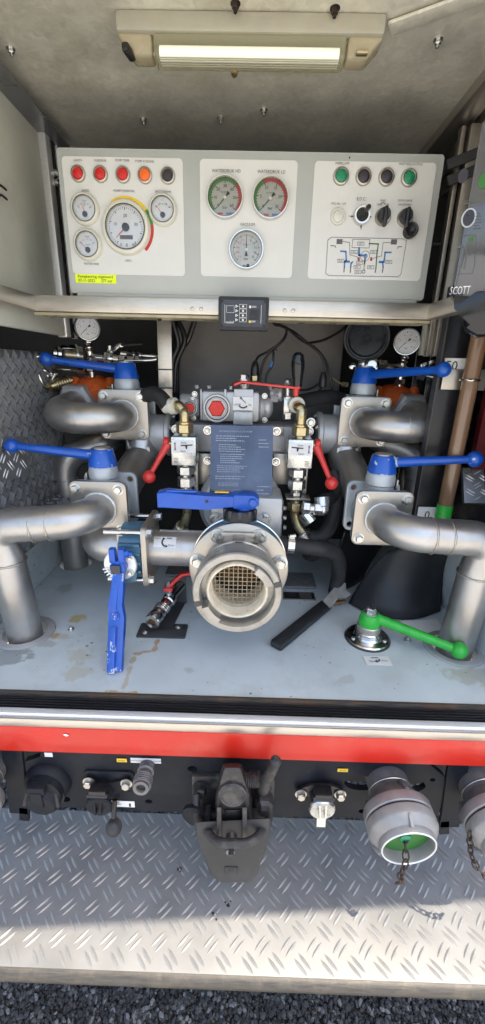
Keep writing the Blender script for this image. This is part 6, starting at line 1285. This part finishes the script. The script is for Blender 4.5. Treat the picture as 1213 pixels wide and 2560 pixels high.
# two-bolt sockets
def socket(px, py, bolts, lid, label_, dark=True, tail=False):
    c = B(px, py); t = thing('trailer_socket', label_, 'socket', c+V((0, -.02, -.03)), 'trailer sockets'); k = m(1, c)
    b0, b1 = (B(*p, .001) for p in bolts)
    if dark: q = MB(); q.prism(rr(m(124, c), m(58, c)*1.15, .010), B((bolts[0][0]+bolts[1][0])/2, py-18, .004), PX, PZ, .004, ch=.001); q.build('mount_plate', 'beam_black', t)
    q = MB(); top = c+V((0, -.006, m(30, c))); q.prism([(b0.x-.010, b0.z-.006), (b0.x-.004, b0.z+.010), (top.x-.022, top.z+.006), (top.x+.022, top.z+.006), (b1.x+.004, b1.z+.010), (b1.x+.010, b1.z-.006), (top.x+.026, top.z-.024), (top.x-.026, top.z-.024)], (0, BY-.010, 0), PX, PZ, .006, ch=.001); q.lathe([(27*k, 0), (27*k, .022), (24*k, .026)], c+V((0, -.006, .010)), V((0, -1, 0)), 28); q.build('body', 'beam_black' if dark else 'black', t)
    for p in (b0, b1): bolt(t, p+V((0, -.010, 0)), (0, -1, 0), .0088, 'alu')
    n = V((0, -1, -.06)).normalized(); q = MB(); q.lathe([(30*k, 0), (32*k, .003), (32*k, .006), (29*k, .009)], c+V((0, -.028, -.002)), n, 30); ld_ = q.build('lid', lid, t)
    q = MB(); u = c+V((0, -.028, -.002))+n*.008
    for s_ in (-1, 1): q.bar(u+V((s_*9*k, .01, .034)), u+V((s_*6*k, -.006, -.010)), .004, .010, (0, 1, 0), .001)
    if tail: q.bar(u+V((0, .006, -.01)), u+V((0, -.003, -.040)), 22*k, .004, (0, 1, 0), .001)
    q.build('lid_ribs', lid, ld_)
    q = MB(); q.box(c+V((0, -.026, m(40, c))), (.034, .022, .014), None, .002); q.cyl(c+V((-.02, -.034, m(34, c))), c+V((.02, -.034, m(34, c))), .005, seg=12); q.build('hinge', 'black', t)
socket(262, 1972, ((227, 1942), (320, 1946)), 'beam_black', 'black two-bolt socket under the left yellow label')
socket(799, 1980, ((751, 1972), (848, 1973)), 'zinc', 'socket with bare metal flap right of the hitch', False, True)
# drain coupling
a, b = B(368, 1918, .006), B(352, 1972, .055); t = thing('drain_coupling', 'ribbed grey drain coupling under the white ONTWATEREN strip', 'coupling', b)
q = MB(); d = b-a; L = d.length; q.lathe([(.016, -.01), (.016, L*.2), (.0165, L*.25), (.0135, L*.3), (.0135, L*.5), (.0165, L*.52), (.0165, L*.88), (.015, L*.9), (.015, L), (.009, L), (.008, L*.8), (.001, L*.8)], a, d, 28)
for k in range(4): q.torus(a+d*(.56+.09*k), d, .0165, .0018, 26, 6)
q.build('body', 'outlet_neck', t); q = MB(); q.lathe([(.0085, 0), (.001, .0003)], a+d*.9, d, 18); q.build('bore', 'dark', t)
# black egg knob
c = Y(285, 2067, .575); t = thing('pull_knob', 'black egg shaped knob hanging below the beam', 'knob', c-V((0, 0, .03)))
q = MB(); q.sph(c, .0165, (1, 1, 1.15), 28); q.build('egg', 'mat_rubber', t); q = MB(); q.cyl(c+V((0, .004, .02)), c+V((0, .02, .05)), .005, seg=12); q.build('stem', 'black', t)
# ================================================================== tow hitch
hc = B(583, 1990); t = thing('tow_hitch', 'worn black tow hitch with funnel mouth and locking handle', 'tow hitch', B(583, 2080)+V((0, -.06, 0)))
def H(px, py, d): return Y(px, py, BY-d)
q = MB(); p = H(583, 1978, .004); q.box(p+V((0, .0, -.004)), (m(205, p), .014, m(122, p)), None, .004); q.build('mount_plate', 'hitch_black', t)
for px, py in ((503, 1967), (660, 1975), (505, 2040), (663, 2035)):
    bolt(t, H(px, py, .012), (0, -1, 0), .012, 'hitch_black', h=.016); 
# central body: tapered block
def block(pts_back, pts_front, nm, ma, bev=.004, par=None):
    n = len(pts_back); v = pts_back+pts_front; b = bmesh.new(); vs = [b.verts.new(p) for p in v]; b.faces.new(vs[:n][::-1]); b.faces.new(vs[n:])
    for i in range(n): b.faces.new((vs[i], vs[(i+1) % n], vs[n+(i+1) % n], vs[n+i]))
    bmesh.ops.bevel(b, geom=b.edges[:], offset=bev, segments=2, profile=.5, affect='EDGES'); q = MB(); q.bm(b); return q.build(nm, ma, par or t)
block([H(x, y, .012) for x, y in ((556, 1905), (604, 1905), (632, 1990), (630, 2090), (536, 2090), (538, 1990))], [H(x, y, .075) for x, y in ((560, 1918), (602, 1918), (624, 1985), (626, 2105), (543, 2105), (542, 1985))], 'body', 'hitch_black', .006)
c = H(582, 1984, .079); q = MB(); q.lathe([(.025, -.01), (.025, .004), (.0225, .006), (.0205, .0045), (.001, .0045)], c, (0, -1, .12), 36); q.build('round_boss', 'hitch_black', t)
for x0 in (548, 612): block([H(x0-5, 2020, .07), H(x0+5, 2020, .07), H(x0+5, 2092, .07), H(x0-5, 2092, .07)], [H(x0-6, 2018, .098), H(x0+6, 2018, .098), H(x0+6, 2112, .098), H(x0-6, 2112, .098)], 'cheek', 'hitch_black', .002)
q = MB(); c = H(580, 2075, .080); q.cyl(c, c+V((0, -.020, -.01)), .010, seg=20); q.cyl(c+V((0, -.02, -.01)), c+V((0, -.034, -.014)), .005, seg=14); q.build('grease_nipple', 'hitch_black', t)
block([H(x, y, .072) for x, y in ((562, 2025), (602, 2025), (602, 2085), (562, 2085))], [H(x, y, .078) for x, y in ((562, 2025), (602, 2025), (602, 2085), (562, 2085))], 'mouth_recess', 'black', .001)
# funnel hoop
P = bend([H(492, 1985, .03), H(490, 2050, .06), H(545, 2108, .115), H(632, 2108, .115), H(676, 2045, .06), H(674, 1990, .03)], [.03, .035, .035, .03], 6)
q = MB(); q.tube(P, .0075, 16); q.build('funnel_hoop', 'hitch_black', t)
P0 = [H(490, 2030, .03), H(530, 2085, .03), H(640, 2085, .03), H(678, 2030, .03)]
block([H(x, y, .020) for x, y in ((492, 2025), (676, 2022), (668, 2085), (640, 2110), (530, 2110), (502, 2085))], [H(x, y, .034) for x, y in ((490, 2020), (678, 2018), (670, 2085), (640, 2112), (530, 2112), (498, 2085))], 'funnel_back', 'beam_black', .003)
# tongue plate hanging below
K = [(484, 2055), (679, 2045), (672, 2100), (640, 2190), (622, 2206), (548, 2206), (525, 2185), (492, 2090)]
block([H(x, y, .070) for x, y in K], [H(x, y, .088) for x, y in K], 'tongue_plate', 'mat_rubber', .005)
c = H(576, 2131, .0885); q = MB(); q.lathe([(m(11, c), 0), (m(11, c), .0006)], c, (0, -1, 0), 24); q.build('hole', 'tread_step', t)
q = MB(); p = H(578, 2177, .0885)
for dx, w_, h_, dz in ((-.012, .003, .020, 0), (.012, .003, .020, 0), (0, .024, .003, .010), (-.003, .003, .014, .003), (.004, .003, .014, .003)): q.box(p+V((dx, 0, dz)), (w_, .002, h_), None, .0005)
q.build('cast_mark', 'rubber', t)
q = MB(); p = H(630, 2068, .036); q.prism(rr(.020, .030, .002), p, PX, PZ, .002, holes=[rr(.012, .022, .001)[::-1]]); q.build('cast_mark', 'beam_black', t)
# hinge bolt left, spring and handle right
q = MB(); q.hexn(H(513, 2038, .050), H(530, 2038, .050), .018); q.cyl(H(495, 2037, .050), H(545, 2039, .050), .010, seg=18); q.lathe([(.024, 0), (.024, .008), (.018, .012)], H(488, 2032, .045), (-.2, -1, 0), 26); q.build('pivot_bolt', 'beam_black', t)
q = MB(); a, b = H(612, 1948, .045), H(648, 1947, .045)
for k in range(9): q.torus(a.lerp(b, k/8), b-a, .013, .0021, 24, 6)
q.cyl(a, b, .0085, seg=16); q.build('spring', 'hitch_black', t)
q = MB(); a, b, c = H(658, 1972, .05), H(668, 1948, .060), H(690, 1902, .080); q.tube([a, b, b.lerp(c, .5), c, c+V((.001, -.002, .006))], [.012, .0105, .0098, .0095, .004], 18); q.lathe([(.017, 0), (.017, .02), (.012, .026), (.012, .034)], H(660, 1985, .035), (0, -1, -.15), 6); q.build('locking_handle', 'hitch_black', t)
# ================================================================== hose outlets with caps and chains
def outlet(px, py, cap, label_, clabel):
    n0 = Y(px, py, .615); ax = V((.03, -.99, -.09)).normalized(); t = thing('hose_outlet', label_, 'hose coupling', n0+ax*.12-V((0, 0, .06)), 'hose outlets under the bodywork')
    q = MB(); q.lathe([(.040, -.16), (.040, .030), (.0415, .032), (.041, .038), (.044, .044), (.053, .058), (.056, .068)], n0, ax, 44); q.build('neck', 'outlet_neck', t)
    q = MB(); q.torus(n0+ax*.033, ax, .0405, .0014, 40, 6); q.build('weld', 'steel', t)
    xx, yy_, nn = axes(ax)
    def rib(par, a_, h0, r0, h1, r1, w_, th_, ma):
        d = xx*math.cos(rad(a_))+yy_*math.sin(rad(a_)); q = MB(); q.bar(n0+ax*h0+d*r0, n0+ax*h1+d*r1, w_, th_, d, .0015); q.build('grip_rib', ma, par)
    rib(t, 80, .042, .046, .066, .058, .008, .010, 'outlet_neck'); rib(t, 200, .042, .046, .066, .058, .008, .010, 'outlet_neck')
    q = MB(); q.lathe([(.054, .064), (.0615, .066), (.063, .069), (.063, .083), (.0615, .085), (.050, .085)], n0, ax, 56); q.build('coupling_collar', 'outlet', t)
    q = MB(); q.lathe([(.0595, .0845), (.0595, .0885)], n0, ax, 48); q.build('seal_gap', 'black', t)
    q = MB(); q.lathe([(.052, .088), (.0615, .088), (.063, .090), (.063, .104), (.061, .108), (.054, .116), (.0505, .119), (.0495, .128), (.0485, .130), (.0455, .130), (.0445, .127), (.0445, .100)], n0, ax, 56, cap=False); cp_ = q.build('cap_ring', 'outlet', t)
    q = MB(); q.torus(n0+ax*.130, ax, .0470, .0015, 48, 6); q.build('bright_rim', 'alu_white', cp_)
    for a_ in (92, 212, 332): rib(cp_, a_, .106, .061, .124, .051, .006, .008, 'outlet')
    q = MB(); q.lathe([(.0445, 0), (.0445, .002)], n0+ax*.109, ax, 40); q.build('cap_face', cap, t, label=clabel)
    q = MB(); q.lathe([(.010, 0), (.010, .004), (.008, .005)], n0+ax*.111, ax, 20); q.build('cap_boss', 'lens_green' if 'green' in clabel else cap, t)
    return n0+ax*.110, ax, n0
def chain(pts, label_, r=.0085):
    P = smooth(pts, 10); L = sum((b-a).length for a, b in zip(P, P[1:])); n = max(3, int(L/(r*1.55))); t = thing('chain', label_, 'chain', P[-1], 'rusty chains on the outlets'); step_ = L/n; acc = 0; pos = []
    for a, b in zip(P, P[1:]):
        l = (b-a).length
        while acc <= l: pos.append((a.lerp(b, acc/l), (b-a).normalized())); acc += step_
        acc -= l
    for i, (p, d) in enumerate(pos):
        x, y, n_ = axes(d, (.3, .5, .8)); s_ = x if i % 2 else y; q = MB(); K = 12; ring = []
        for j in range(K+1): an = 2*math.pi*j/K; ring.append(p+d*(r*1.05*math.cos(an))+s_*(r*.62*math.sin(an)))
        q.tube(ring, .0016, 6, cap=False); q.build('link', 'rusty_chain', t)
e, ax, n0 = outlet(962, 1936, 'dia_green', 'grey hose outlet right of the hitch, green cap face', 'green face of the cap')
chain([e+ax*.002+V((0, 0, -.002)), e+ax*.024+V((-.003, 0, -.030)), e+ax*.030+V((-.010, 0, -.055)), e+ax*.026+V((-.004, 0, -.078)), e+ax*.022+V((-.014, 0, -.092))], 'rusty chain hanging from the green capped outlet')
n2 = n0+V((.180, 0, .006)); pr = co.matrix_world.inverted() @ n2
px2 = PCX+FPX*pr.x/-pr.z; py2 = PCY-FPX*pr.y/-pr.z
e, ax, n0 = outlet(px2, py2, 'dia_blue', 'grey hose outlet cut by the right edge, blue cap face', 'blue face of the cap')
chain([n0+ax*.11+V((-.066, 0, 0)), n0+ax*.12+V((-.062, 0, -.03)), n0+ax*.13+V((-.050, 0, -.052)), n0+ax*.14+V((-.02, 0, -.068)), n0+ax*.14+V((.01, 0, -.05))], 'rusty chain swinging under the blue capped outlet')
pl = B(590, 1950); n3 = V((B(-38, 1890).x, .615, n2.z)); pr = co.matrix_world.inverted() @ n3
outlet(PCX+FPX*pr.x/-pr.z, PCY-FPX*pr.y/-pr.z, 'dia_blue', 'grey hose outlet cut by the left edge under the bodywork', 'blue face of the cap')
